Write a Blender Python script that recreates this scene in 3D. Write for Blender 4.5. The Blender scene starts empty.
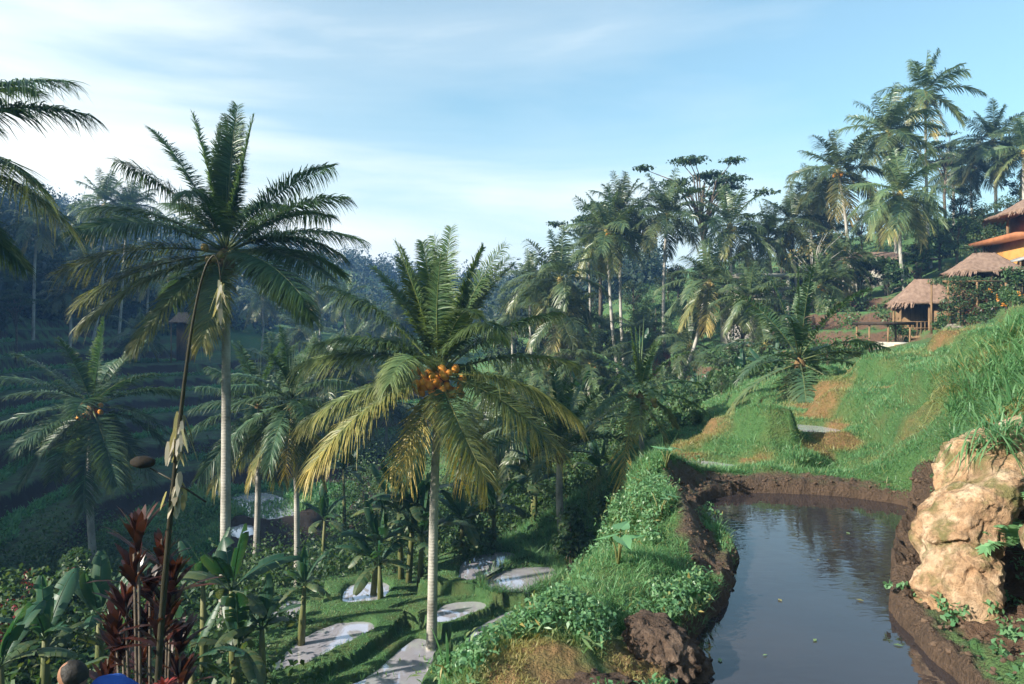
import bpy, math, random
import numpy as np
from mathutils import Vector, Matrix
R = math.radians
rng = np.random.default_rng(11)
scene = bpy.context.scene
COL = scene.collection
F, CX, HY = 683.0, 512.0, 330.0          # focal length in pixels, image centre, horizon row

def P(px, py, Y):
    """World point seen at photo pixel (px,py) at forward distance Y (camera at the origin)."""
    return np.array(((px - CX) / F * Y, Y, -(py - HY) / F * Y))
def PZ(px, py, z):
    """World point seen at (px,py) on the level z."""
    return P(px, py, -z * F / (py - HY))
def nrm(a):
    a = np.asarray(a, float)
    return a / np.maximum(np.linalg.norm(a, axis=-1, keepdims=True), 1e-9)

# ------------------------------------------------------------------ noise
def _hash(ix, iy, iz, seed):
    h = (ix.astype(np.int64) * 374761393 + iy.astype(np.int64) * 668265263 + iz.astype(np.int64) * 1440662683 + seed * 974634757) & 0xffffffff
    h = ((h ^ (h >> 13)) * 1274126177) & 0xffffffff
    return ((h ^ (h >> 16)) & 0xffff) / 65535.0
def vnoise(x, y, z=None, seed=0):
    x = np.asarray(x, float); y = np.asarray(y, float)
    z = np.zeros_like(x) if z is None else np.asarray(z, float)
    ix, iy, iz = np.floor(x), np.floor(y), np.floor(z)
    fx, fy, fz = x - ix, y - iy, z - iz
    fx, fy, fz = [f * f * (3 - 2 * f) for f in (fx, fy, fz)]
    o = 0
    for a in (0, 1):
        for b in (0, 1):
            for c in (0, 1):
                w = (fx if a else 1 - fx) * (fy if b else 1 - fy) * (fz if c else 1 - fz)
                o = o + w * _hash(ix + a, iy + b, iz + c, seed)
    return o * 2 - 1
def fbm(x, y, z=None, o=4, seed=0):
    s = 0; a = 1.0; k = 1.0; n = 0
    for i in range(o):
        s = s + a * vnoise(x * k, y * k, None if z is None else z * k, seed + i * 7); n += a
        a *= .5; k *= 2.03
    return s / n
def sstep(a, b, x):
    t = np.clip((x - a) / (b - a), 0, 1)
    return t * t * (3 - 2 * t)

# ------------------------------------------------------------------ mesh builder
class MB:
    """Collects vertices and faces; build() links them as ONE mesh object."""
    def __init__(s): s.v, s.q, s.t, s.c, s.n = [], [], [], [], 0
    def add(s, v, q=None, t=None, c=None):
        v = np.asarray(v, float).reshape(-1, 3)
        if q is not None and len(q): s.q.append(np.asarray(q, int).reshape(-1, 4) + s.n)
        if t is not None and len(t): s.t.append(np.asarray(t, int).reshape(-1, 3) + s.n)
        cc = np.zeros((len(v), 4)); cc[:, 3] = 1
        if c is not None:
            c = np.asarray(c, float)
            if c.ndim == 1: c = np.tile(c, (len(v), 1))
            cc[:, :c.shape[1]] = c
        s.c.append(cc); s.v.append(v); s.n += len(v)
        return s
    def mesh(s, name, mat, smooth=True):
        me = bpy.data.meshes.new(name)
        v = np.concatenate(s.v) if s.v else np.zeros((0, 3))
        q = np.concatenate(s.q) if s.q else np.zeros((0, 4), int)
        t = np.concatenate(s.t) if s.t else np.zeros((0, 3), int)
        me.vertices.add(len(v)); me.vertices.foreach_set('co', v.astype(np.float32).ravel())
        me.loops.add(q.size + t.size)
        me.loops.foreach_set('vertex_index', np.concatenate((q.ravel(), t.ravel())).astype(np.int32))
        me.polygons.add(len(q) + len(t))
        st = np.concatenate((np.arange(len(q)) * 4, q.size + np.arange(len(t)) * 3)).astype(np.int32)
        me.polygons.foreach_set('loop_start', st)
        me.polygons.foreach_set('use_smooth', np.full(len(q) + len(t), smooth))
        at = me.attributes.new('tint', 'FLOAT_COLOR', 'POINT')
        at.data.foreach_set('color', np.concatenate(s.c).astype(np.float32).ravel())
        me.materials.append(mat)
        me.update(calc_edges=True); me.validate()
        return me
    def build(s, name, mat, parent=None, smooth=True):
        return link(name, s.mesh(name, mat, smooth), parent)
def link(name, me, parent=None, loc=None, rz=0, sc=None):
    o = bpy.data.objects.new(name, me); COL.objects.link(o)
    if parent is not None: o.parent = parent
    if loc is not None: o.location = [float(c) for c in loc]
    if rz: o.rotation_euler = (0, 0, rz)
    if sc is not None: o.scale = (sc, sc, sc) if np.isscalar(sc) else sc
    return o
def tag(o, label=None, cat=None, group=None, kind=None):
    for k, v in (('label', label), ('category', cat), ('group', group), ('kind', kind)):
        if v: o[k] = v
    return o
def empty(name, loc, label, cat, group=None, rz=0):
    o = bpy.data.objects.new(name, None); COL.objects.link(o)
    o.location = [float(c) for c in loc]; o.rotation_euler = (0, 0, rz); o.empty_display_size = .3
    return tag(o, label, cat, group)

def tube(mb, pts, rad, seg=8, c=None, cap=True, squash=1.0):
    pts = np.asarray(pts, float); n = len(pts); rad = np.broadcast_to(np.asarray(rad, float), (n,))
    T = nrm(np.gradient(pts, axis=0))
    ref = np.array((0, 0, 1.)) if abs(T[:, 2]).mean() < .8 else np.array((0, 1., 0))
    a = nrm(np.cross(T, ref)); b = np.cross(T, a)
    th = np.linspace(0, 2 * np.pi, seg, endpoint=False)
    ring = a[:, None] * np.cos(th)[None, :, None] + squash * b[:, None] * np.sin(th)[None, :, None]
    v = pts[:, None] + ring * rad[:, None, None]
    i = np.arange(n - 1)[:, None] * seg; j = np.arange(seg)[None]; j2 = (j + 1) % seg
    q = np.stack((i + j, i + j2, i + seg + j2, i + seg + j), -1).reshape(-1, 4)
    v = v.reshape(-1, 3); t = None
    if cap:
        v = np.vstack((v, pts[0], pts[-1])); k = np.arange(seg)
        t = np.vstack((np.stack((np.full(seg, n * seg), (k + 1) % seg, k), -1),
                       np.stack((np.full(seg, n * seg + 1), (n - 1) * seg + k, (n - 1) * seg + (k + 1) % seg), -1)))
    cc = c
    if c is not None and np.ndim(c) == 2 and len(c) == n:
        cc = np.repeat(np.asarray(c, float), seg, 0)
        if cap: cc = np.vstack((cc, np.asarray(c)[0], np.asarray(c)[-1]))
    mb.add(v, q, t, cc)
def box(mb, lo, hi, rz=0, o=(0, 0, 0), c=None):
    x0, y0, z0 = lo; x1, y1, z1 = hi
    v = np.array([(x, y, z) for z in (z0, z1) for (x, y) in ((x0, y0), (x1, y0), (x1, y1), (x0, y1))], float)
    ca, sa = math.cos(rz), math.sin(rz)
    v = np.stack((v[:, 0] * ca - v[:, 1] * sa + o[0], v[:, 0] * sa + v[:, 1] * ca + o[1], v[:, 2] + o[2]), -1)
    mb.add(v, [(3, 2, 1, 0), (4, 5, 6, 7), (0, 1, 5, 4), (1, 2, 6, 5), (2, 3, 7, 6), (3, 0, 4, 7)], None, c)
def ball(mb, c, r, seg=12, rings=8, col=None, sq=(1, 1, 1), noise=0, ns=1.0, seed=0):
    th = np.linspace(0, np.pi, rings + 1); ph = np.linspace(0, 2 * np.pi, seg, endpoint=False)
    d = np.stack((np.sin(th)[:, None] * np.cos(ph), np.sin(th)[:, None] * np.sin(ph), np.cos(th)[:, None] + 0 * ph), -1).reshape(-1, 3)
    rr = np.ones(len(d))
    if noise: rr = rr + noise * fbm(d[:, 0] * ns + 5, d[:, 1] * ns + 3, d[:, 2] * ns + 9, 5, seed)
    v = np.asarray(c) + d * rr[:, None] * r * np.asarray(sq)
    i = np.arange(rings)[:, None] * seg; j = np.arange(seg)[None]; j2 = (j + 1) % seg
    mb.add(v, np.stack((i + j, i + seg + j, i + seg + j2, i + j2), -1).reshape(-1, 4), None, col)

# ------------------------------------------------------------------ materials
def newmat(name):
    m = bpy.data.materials.new(name); m.use_nodes = True
    nt = m.node_tree; nt.nodes.clear()
    return m, nt, nt.nodes, nt.links
def N(nt, kind, **kw):
    n = nt.nodes.new(kind)
    for k, v in kw.items():
        if k.startswith('i_'): n.inputs[k[2:]].default_value = v
        elif isinstance(k, str) and k.startswith('n'): n.inputs[int(k[1:])].default_value = v
        else: setattr(n, k, v)
    return n
def mixc(nt, fac, a, b, mode='MIX'):
    n = nt.nodes.new('ShaderNodeMix'); n.data_type = 'RGBA'; n.blend_type = mode
    for s, v in ((n.inputs[0], fac), (n.inputs[6], a), (n.inputs[7], b)):
        if hasattr(v, 'is_output'): nt.links.new(v, s)
        else: s.default_value = (*v, 1) if isinstance(v, tuple) and len(v) == 3 else v
    return n.outputs[2]
def math_(nt, op, a, b=0.0, clamp=False):
    n = nt.nodes.new('ShaderNodeMath'); n.operation = op; n.use_clamp = clamp
    for s, v in ((n.inputs[0], a), (n.inputs[1], b)):
        if hasattr(v, 'is_output'): nt.links.new(v, s)
        else: s.default_value = v
    return n.outputs[0]
def ramp(nt, fac, stops):
    n = nt.nodes.new('ShaderNodeValToRGB'); e = n.color_ramp.elements
    while len(e) < len(stops): e.new(.5)
    for el, (p, c) in zip(e, stops): el.position = p; el.color = (*c, 1) if len(c) == 3 else c
    nt.links.new(fac, n.inputs[0]); return n.outputs[0]
def noise_(nt, scale, detail=4, rough=.55, vec=None, dist=0):
    n = N(nt, 'ShaderNodeTexNoise'); n.inputs['Scale'].default_value = scale
    n.inputs['Detail'].default_value = detail; n.inputs['Roughness'].default_value = rough; n.inputs['Distortion'].default_value = dist
    if vec is not None: nt.links.new(vec, n.inputs['Vector'])
    return n.outputs['Fac']
def coords(nt, kind='Object', scale=None):
    t = nt.nodes.new('ShaderNodeTexCoord').outputs[kind]
    if scale is None: return t
    m = nt.nodes.new('ShaderNodeMapping'); m.inputs['Scale'].default_value = scale
    nt.links.new(t, m.inputs['Vector']); return m.outputs[0]
def bump(nt, h, strength=.5, dist=.05):
    b = N(nt, 'ShaderNodeBump'); b.inputs['Strength'].default_value = strength; b.inputs['Distance'].default_value = dist
    nt.links.new(h, b.inputs['Height']); return b.outputs[0]
def principled(nt, col, rough=.7, spec=.3, normal=None, metallic=0):
    b = nt.nodes.new('ShaderNodeBsdfPrincipled')
    if hasattr(col, 'is_output'): nt.links.new(col, b.inputs['Base Color'])
    else: b.inputs['Base Color'].default_value = (*col, 1)
    if hasattr(rough, 'is_output'): nt.links.new(rough, b.inputs['Roughness'])
    else: b.inputs['Roughness'].default_value = rough
    b.inputs['Specular IOR Level'].default_value = spec; b.inputs['Metallic'].default_value = metallic
    if normal is not None: nt.links.new(normal, b.inputs['Normal'])
    return b
def finish(nt, sh):
    o = nt.nodes.new('ShaderNodeOutputMaterial'); nt.links.new(sh, o.inputs['Surface'])

def leaf_mat(name, a, b, dry=(.28, .17, .05), rough=.45, transl=.35, tcol=1.6, spec=.35, objvar=.35, tb=.45):
    """Leaf surface: two greens mixed by the leaf's own random value, withered colour by its dryness."""
    m, nt, nd, lk = newmat(name)
    at = N(nt, 'ShaderNodeAttribute', attribute_name='tint')
    sp = nd.new('ShaderNodeSeparateColor'); lk.new(at.outputs['Color'], sp.inputs[0])
    c = mixc(nt, sp.outputs[0], a, b)
    c = mixc(nt, sp.outputs[1], c, dry)
    oi = nd.new('ShaderNodeObjectInfo')
    v = math_(nt, 'ADD', math_(nt, 'MULTIPLY', oi.outputs['Random'], objvar), 1 - objvar / 2)
    hs = nd.new('ShaderNodeHueSaturation'); lk.new(c, hs.inputs['Color']); lk.new(v, hs.inputs['Value'])
    c = hs.outputs[0]
    pb = principled(nt, c, rough, spec)
    tr = nd.new('ShaderNodeBsdfTranslucent')
    tc = mixc(nt, 1.0, c, (tcol, tcol * .98, tcol * tb), 'MULTIPLY'); lk.new(tc, tr.inputs['Color'])
    mx = nd.new('ShaderNodeMixShader'); mx.inputs[0].default_value = transl
    lk.new(pb.outputs[0], mx.inputs[1]); lk.new(tr.outputs[0], mx.inputs[2])
    finish(nt, mx.outputs[0]); return m
def rough_mat(name, stops, scale=3, detail=6, rough=.85, bscale=None, bstr=.5, bdist=.03, spec=.2, stretch=None):
    m, nt, nd, lk = newmat(name)
    v = coords(nt, 'Object', stretch)
    n = noise_(nt, scale, detail, .6, v)
    c = ramp(nt, n, stops)
    h = noise_(nt, bscale or scale * 4, 6, .65, v)
    finish(nt, principled(nt, c, rough, spec, bump(nt, h, bstr, bdist)).outputs[0]); return m

M = {}
M['palm'] = leaf_mat('palm leaflet', (.015, .060, .038), (.05, .118, .062), (.30, .23, .06), .42, .26, 1.7, .3)
M['palm_front'] = leaf_mat('king palm leaflet', (.022, .078, .040), (.085, .16, .065), (.40, .30, .08), .45, .30, 1.6, .28)
M['palm_far'] = leaf_mat('distant palm leaflet', (.020, .066, .040), (.095, .15, .062), (.36, .27, .08), .38, .26, 1.6, .45, .6)
M['banana'] = leaf_mat('banana leaf', (.013, .055, .032), (.032, .092, .046), (.22, .18, .05), .45, .3, 1.8, .4)
M['cordyline'] = leaf_mat('red cordyline leaf', (.016, .008, .008), (.060, .018, .014), (.16, .05, .03), .32, .25, 1.6, .5, .1)
M['shrub'] = leaf_mat('shrub leaf', (.018, .058, .026), (.065, .13, .042), (.22, .16, .05), .5, .3, 1.6)
M['tree'] = leaf_mat('tree leaf', (.016, .045, .022), (.045, .085, .032), (.20, .15, .05), .5, .25, 1.5, .3, .7)
M['wood'] = leaf_mat('far wood leaf', (.016, .042, .024), (.030, .062, .036), (.12, .11, .05), .6, .2, 1.4)
M['grass'] = leaf_mat('grass blade', (.06, .185, .07), (.155, .33, .15), (.34, .26, .10), .45, .46, 1.3, .4, .35, .7)
M['weed'] = leaf_mat('weed leaf', (.07, .20, .085), (.16, .32, .15), (.3, .25, .08), .42, .35, 1.4, .45, .35, .7)
M['flower'] = leaf_mat('orange blossom', (.40, .12, .02), (.55, .25, .03), (.6, .3, .05), .5, .3, 1.2)
M['redflower'] = leaf_mat('red blossom', (.14, .012, .012), (.22, .025, .02), (.2, .06, .03), .5, .3, 1.2)
M['rachis'] = rough_mat('palm midrib', [(.3, (.16, .19, .05)), (.7, (.26, .25, .08))], 6, rough=.5)
def bark_mat():
    m, nt, nd, lk = newmat('ringed palm bark'); v = coords(nt, 'Object')
    n1 = noise_(nt, 1.6, 7, .65, coords(nt, 'Object', (1, 1, .6))); n2 = noise_(nt, 9, 6, .7, v)
    w = N(nt, 'ShaderNodeTexWave', wave_type='BANDS', bands_direction='Z'); w.inputs['Scale'].default_value = 3.4; w.inputs['Distortion'].default_value = 4.5; w.inputs['Detail'].default_value = 3; lk.new(v, w.inputs['Vector'])
    c = ramp(nt, n1, [(.28, (.11, .10, .08)), (.5, (.30, .285, .25)), (.72, (.48, .455, .41))])
    c = mixc(nt, math_(nt, 'MULTIPLY', ramp(nt, w.outputs['Fac'], [(.0, (1, 1, 1)), (.22, (0, 0, 0))]), .08), c, (.10, .09, .07))
    h = math_(nt, 'ADD', w.outputs['Fac'], math_(nt, 'MULTIPLY', n2, .8))
    finish(nt, principled(nt, c, .9, .2, bump(nt, h, .3, .02)).outputs[0]); return m
M['bark'] = bark_mat()
M['bark_dark'] = rough_mat('dark bark', [(.3, (.05, .04, .03)), (.7, (.15, .12, .09))], 3, 6, .9, 10, .8, .03)
M['boot'] = rough_mat('palm fibre', [(.3, (.08, .05, .025)), (.7, (.22, .14, .06))], 8, 6, .9)
M['stemgreen'] = rough_mat('banana stem', [(.3, (.07, .09, .03)), (.7, (.16, .15, .06))], 5, 5, .55, stretch=(1, 1, .2))
M['coconut'] = rough_mat('orange coconut husk', [(.3, (.55, .19, .02)), (.7, (.66, .30, .05))], 3, 3, .55, spec=.25, bstr=.1)
M['coconut_green'] = rough_mat('brown coconut husk', [(.3, (.16, .11, .03)), (.7, (.28, .20, .06))], 3, 3, .45, spec=.4, bstr=.1)
M['thatch'] = rough_mat('thatch', [(.25, (.11, .075, .055)), (.5, (.21, .14, .105)), (.8, (.30, .215, .165))], 5, 8, .95, 30, .9, .05, stretch=(1, 1, .25))
M['timber'] = rough_mat('weathered timber', [(.3, (.10, .065, .035)), (.7, (.24, .15, .08))], 4, 6, .8, stretch=(4, 4, .4))
M['ochre'] = rough_mat('ochre plaster', [(.2, (.22, .105, .032)), (.5, (.36, .18, .05)), (.8, (.42, .22, .07))], 1.2, 6, .85, 20, .2, .01)
M['terracotta'] = rough_mat('terracotta', [(.3, (.20, .075, .032)), (.7, (.32, .13, .06))], 2, 6, .8)
M['whitewash'] = rough_mat('stained whitewash', [(.25, (.16, .15, .12)), (.5, (.36, .34, .29)), (.8, (.52, .50, .45))], 1.1, 7, .85, 12, .2, .01)
M['concrete'] = rough_mat('grey concrete', [(.3, (.26, .25, .23)), (.7, (.40, .38, .35))], 1.5, 6, .9)
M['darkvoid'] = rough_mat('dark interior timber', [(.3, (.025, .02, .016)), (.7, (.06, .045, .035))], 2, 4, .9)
M['brick'] = rough_mat('red brick', [(.3, (.30, .11, .06)), (.7, (.42, .18, .10))], 3, 6, .9)
M['stone'] = rough_mat('dark stone wall', [(.3, (.07, .065, .055)), (.5, (.16, .145, .12)), (.75, (.30, .27, .23))], 3.5, 8, .9, 8, .9, .06)
M['tin'] = rough_mat('grey roofing sheet', [(.3, (.16, .17, .17)), (.7, (.28, .29, .29))], 2, 5, .6)
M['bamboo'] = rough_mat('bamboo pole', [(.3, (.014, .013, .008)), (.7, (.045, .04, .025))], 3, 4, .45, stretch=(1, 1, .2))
M['dried'] = leaf_mat('dried palm leaf strip', (.20, .185, .15), (.42, .40, .33), (.4, .3, .16), .6, .3, 1.1)
M['crumb'] = rough_mat('crumbled earth', [(.3, (.04, .028, .02)), (.7, (.12, .08, .055))], 6, 5, .95)
# ------------------------------------------------------------------ terrain
ZP = -2.4                                            # water level of the near paddy
def poly_sd(x, y, poly):
    """Signed distance to a closed polygon (negative inside)."""
    poly = np.asarray(poly, float); d2 = np.full(x.shape, 1e18); ins = np.zeros(x.shape, bool)
    for (ax, ay), (bx, by) in zip(poly, np.roll(poly, -1, 0)):
        ex, ey = bx - ax, by - ay; wx, wy = x - ax, y - ay
        t = np.clip((wx * ex + wy * ey) / (ex * ex + ey * ey + 1e-12), 0, 1)
        d2 = np.minimum(d2, (wx - ex * t) ** 2 + (wy - ey * t) ** 2)
        cond = (ay > y) != (by > y)
        ins ^= cond & (x < (bx - ax) * (y - ay) / (by - ay + 1e-12) + ax)
    return np.where(ins, -1, 1) * np.sqrt(d2)
def smooth_poly(poly, n=6):
    """Catmull-Rom rounding of a closed outline."""
    p = np.asarray(poly, float); o = []
    a, b, c, d = np.roll(p, 1, 0), p, np.roll(p, -1, 0), np.roll(p, -2, 0)
    for t in np.linspace(0, 1, n, endpoint=False):
        o.append(.5 * ((2 * b) + (-a + c) * t + (2 * a - 5 * b + 4 * c - d) * t * t + (-a + 3 * b - 3 * c + d) * t ** 3))
    return np.stack(o, 1).reshape(-1, p.shape[1])
def pxpoly(pts, z, n=5):
    return smooth_poly([PZ(x, y, z)[:2] for x, y in pts], n)

POOL = smooth_poly([PZ(x, y, ZP)[:2] for x, y in ((675, 684), (712, 622), (736, 580), (735, 548), (716, 526), (702, 508), (716, 498), (760, 493), (860, 499),
        (921, 513), (912, 555), (894, 598), (922, 650), (955, 684))] + [(2.75, 3.5), (2.0, 3.0), (1.15, 3.4)], 6)
BH = .14
PADDIES = [  # outline in world metres, level, bund height, bund width
    (pxpoly([(276, 668), (306, 640), (333, 627), (362, 623), (372, 628), (348, 641), (318, 655), (292, 667)], -9.2), -9.2, .12, .8),
    (pxpoly([(372, 676), (400, 653), (418, 640), (433, 648), (424, 668), (408, 690), (335, 692)], -9.5), -9.5, .12, .8),
    (pxpoly([(437, 614), (450, 605), (475, 603), (484, 607), (467, 614), (442, 623)], -9.0), -9.0, .12, .7),
    (pxpoly([(470, 638), (490, 623), (515, 612), (532, 613), (508, 629), (482, 645)], -9.2), -9.2, .12, .8),
    (pxpoly([(486, 584), (508, 571), (545, 568), (556, 575), (532, 590), (500, 592)], -8.75), -8.75, .12, .7),
    (pxpoly([(462, 578), (470, 560), (500, 553), (513, 556), (497, 566), (480, 578)], -8.6), -8.6, .12, .8),
    (pxpoly([(346, 601), (349, 588), (372, 583), (387, 586), (381, 598), (362, 602)], -9.3), -9.3, .12, .8),
    (pxpoly([(272, 618), (288, 603), (302, 605), (299, 619), (285, 624)], -9.7), -9.7, .12, .8),
    (pxpoly([(232, 503), (240, 495), (262, 493), (286, 500), (298, 512), (272, 519), (248, 516)], -12.0), -12.0, .12, 1.2),
    (pxpoly([(228, 531), (243, 525), (258, 530), (242, 538)], -12.2), -12.2, .12, 1.2),
    (pxpoly([(203, 494), (213, 490), (226, 495), (214, 501)], -11.6), -11.6, .12, 1.2),
    # little ponds on the right slope
    (smooth_poly([(5.3, 13.6), (6.1, 13.4), (6.7, 14.0), (6.5, 14.8), (5.6, 15.1), (4.9, 14.6)], 5), -2.08, .12, .35),
    (smooth_poly([(3.1, 11.8), (3.8, 11.6), (4.1, 11.9), (3.6, 12.5), (3.0, 12.4)], 5), -2.42, .12, .3),
]
POOLS_ALL = [(POOL, ZP, .14, .6)] + PADDIES

CP = [tuple(c) for c in (
    (0, 0, -1.7), (1.5, 0, -1.7), (-1.5, 0, -1.9), (.4, 2.4, -2.05), (0, -6, -1.4), (-5, -5, -2.6), (6, -4, -.6), (3, 1, -1.5),
    (.3, 4.0, -2.15), (.75, 4.8, -2.12), (1.0, 5.7, -2.12), (1.4, 7, -2.15), (1.95, 9, -2.15), (2.5, 10.4, -2.15), (3.6, 10.5, -2.18), (5, 10.2, -2.15),
    (-.4, 4.1, -2.2), (0.02, 5, -2.2), (.5, 6.4, -2.25), (1.1, 8.3, -2.3), (1.75, 10.3, -2.35),
    (-1.5, 3.6, -3.5), (-.75, 5.6, -4.0), (-.05, 7.6, -4.5), (.55, 9.6, -4.4), (1.25, 11.4, -7), (2.0, 12.2, -4.4),
    (2.2, 14, -6.2), (1.6, 15, -7.6), (1.9, 17, -7.6), (2.7, 20, -6.6), (3.5, 22.5, -5.5), (3.3, 24, -5.3), (2.4, 24.5, -5.9), (1.25, 25.5, -7.0), (.1, 26, -8.4), (-.5, 26.5, -9.0), (1.0, 24.2, -8.5), (2.0, 22.6, -8.0), (.3, 18, -8.6), (3.4, 27, -6.0), (2.2, 28, -7.2), (3.2, 12.4, -2.6),
    (2.9, 14.2, -3.4), (3.6, 15, -3.6), (3.3, 17.5, -4.0), (.8, 12.4, -8), (-.6, 11, -7.6), (.2, 13.4, -8.2), (1.35, 12.9, -6.6), (-.5, 14.2, -8.2),
    (-3.55, 5.2, -4.35), (-3.5, 2, -3.5), (-8, 4, -5.2), (-7, 11, -7.2), (-3, 12, -7.6), (-3.6, 8.6, -6.2), (-10, 15, -8.2), (-14, 8, -6.0), (-5, 15, -8.6),
    (-1.5, 17.5, -9.0), (-4, 19, -9.3), (-7, 19, -9.5), (-1, 22, -9.0), (1.2, 23, -8.9), (-4, 24, -9.5), (-7.5, 24, -9.8), (-9.3, 21, -9.0), (-12, 20, -9.2),
    (-2, 30, -10), (6, 32, -6.6), (-8, 31, -11), (-12, 40, -12), (-17, 42, -12.2), (-4, 45, -11.5), (4, 48, -8.2), (-6, 70, -11.5), (-18, 60, -11.4), (3, 36, -8.2),
    (-22, 36, -12.5), (-15, 28, -11), (-22, 25, -10.5), (-30, 40, -10.8), (-39, 52, -8.2), (-48, 65, -4.8), (-64, 85, 0), (-86, 115, 9), (-128, 170, 28), (-40, 90, -4), (-30, 75, -8),
    (-30, 20, -6), (-45, 34, 2), (-58, 45, 11), (-55, 10, 15), (-40, 10, 6), (-58, -20, 18), (-66, 60, 12), (-85, 80, 22), (-100, 30, 30), (-110, 110, 28), (-25, -5, -1), (-25, 8, -5.5),
    (-42, 80, -5.9), (-64, 120, 0), (-85, 160, 14), (-117, 210, 28), (-50, 130, -1.9), (-68, 220, 20), (-54, 230, 20), (-35, 260, 17), (-1, 280, 14),
    (-28, 120, -5.3), (-15.6, 130, -5.7), (-23, 190, 2.8), (0, 160, 0), (3, 110, -2), (-200, 260, 50), (-8, 95, -9),
    (14.5, 62, -4.9), (9.8, 62, -4.2), (5.7, 58, -5), (19.5, 62, -3.2), (31.9, 62, 3.2), (34.5, 60, 3.6), (25.4, 42, -.6), (19.7, 36, -1.1), (19, 45, -1.3), (23, 55, .8),
    (32.9, 48, 3.6), (33, 44, 3.7), (40, 46, 5.5), (53, 75, 13), (57, 80, 12), (40, 80, 8.5), (23.4, 85, 4.4), (11.6, 90, 2.5), (3, 120, 3), (70, 110, 18), (30, 120, 9), (60, 200, 20),
    (3.9, 5.6, -2.3), (4.5, 6.0, -2.15), (3.3, 4.85, -2.25), (3.5, 4.3, -2.05), (3.9, 4.8, -2.15), (4.6, 5.1, -2.05), (5.4, 5.7, -2.0), (4.9, 6.8, -1.9), (5.3, 7.5, -.85), (4.45, 7.0, -1.55), (4.4, 3.4, -1.4), (3.4, 2.2, -1.6), (7, 6, -.2), (6, 4, -.5),
    (7.6, 10.8, -.5), (9, 12, 0), (7.2, 12.2, -1.2), (6.2, 9.6, -1.5), (5.5, 9.2, -2.05), (5.2, 8.0, -1.75), (6.0, 7.6, -.75), (11, 9, .5), (14, 6, 1.4), (20, 0, 2.5), (12, -5, 1),
    (11.4, 20, -.78), (7.1, 14, -2.0), (12.5, 17, -.1), (13, 24, -.95), (14.3, 20, -.4), (16.4, 22, .6), (15.2, 25, -.75), (9.3, 17, -1.35), (21, 26, 1.5), (20, 16, 2.0), (10, 14.5, -.8),
    (4.75, 12.9, -1.72), (4.1, 12.8, -2.5), (4.6, 11.4, -2.35), (5.6, 11.3, -2.36), (6.4, 12.2, -2.2), (5.9, 14.2, -2.05), (5.2, 15.2, -1.98), (6, 18, -2.4), (9.3, 22, -2.0), (8, 28, -3.2), (4.6, 22, -4.7), (10, 32, -3), (16, 30, -1.4),
    (0, 500, 15), (300, 400, 20), (-300, 300, 45), (400, 100, 20), (-400, 0, 30), (0, -120, 5), (100, -60, 10), (-110, -100, 20), (60, 12, 6), (32, 6, 3.4), (400, -300, 10), (-400, -300, 20), (700, 700, 15), (-700, 700, 35), (0, 720, 15), (700, 0, 15), (-720, 0, 30))]
CP = np.array(CP)
def _ker(d2): return np.sqrt(d2 + .36)
def _fit():
    n = len(CP); d2 = ((CP[:, None, :2] - CP[None, :, :2]) ** 2).sum(-1)
    A = np.zeros((n + 1, n + 1)); A[:n, :n] = _ker(d2) - np.eye(n) * .02; A[:n, n] = 1; A[n, :n] = 1
    return np.linalg.solve(A, np.append(CP[:, 2], 0))
W = _fit()
def base_h(x, y):
    x = np.asarray(x, float).ravel(); y = np.asarray(y, float).ravel(); o = np.empty_like(x)
    for i in range(0, len(x), 20000):
        s = slice(i, i + 20000)
        d2 = (x[s, None] - CP[None, :, 0]) ** 2 + (y[s, None] - CP[None, :, 1]) ** 2
        o[s] = _ker(d2) @ W[:-1] + W[-1]
    return o
def terrace(z, step, frac):
    k = np.floor(z / step); f = z / step - k
    return (k + sstep(frac, 1, f)) * step, f
HUMPS = [(4.95, 13.1, .22, .7, .9), (5.9, 12.7, -.28, .6, .7), (5.4, 11.9, -.2, .4, .35), (7.7, 13.4, .42, .8, .9), (8.8, 15.6, .5, 1.0, 1.0), (10.2, 18.2, .55, 1.2, 1.3), (7.1, 15.2, -.45, .7, .9), (8.7, 18.4, -.45, 1.0, 1.3), (9.3, 13.2, -.5, .7, .9),
         (12.2, 15.8, .45, 1.1, 1.1), (11.1, 13.4, -.35, .9, .9), (11.2, 16.6, -.5, .8, 1.1), (13.2, 19.5, .6, 1.3, 1.3), (12.4, 21.6, -.4, 1.2, 1.2), (6.6, 18.5, .4, .9, 1.0)]
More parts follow.
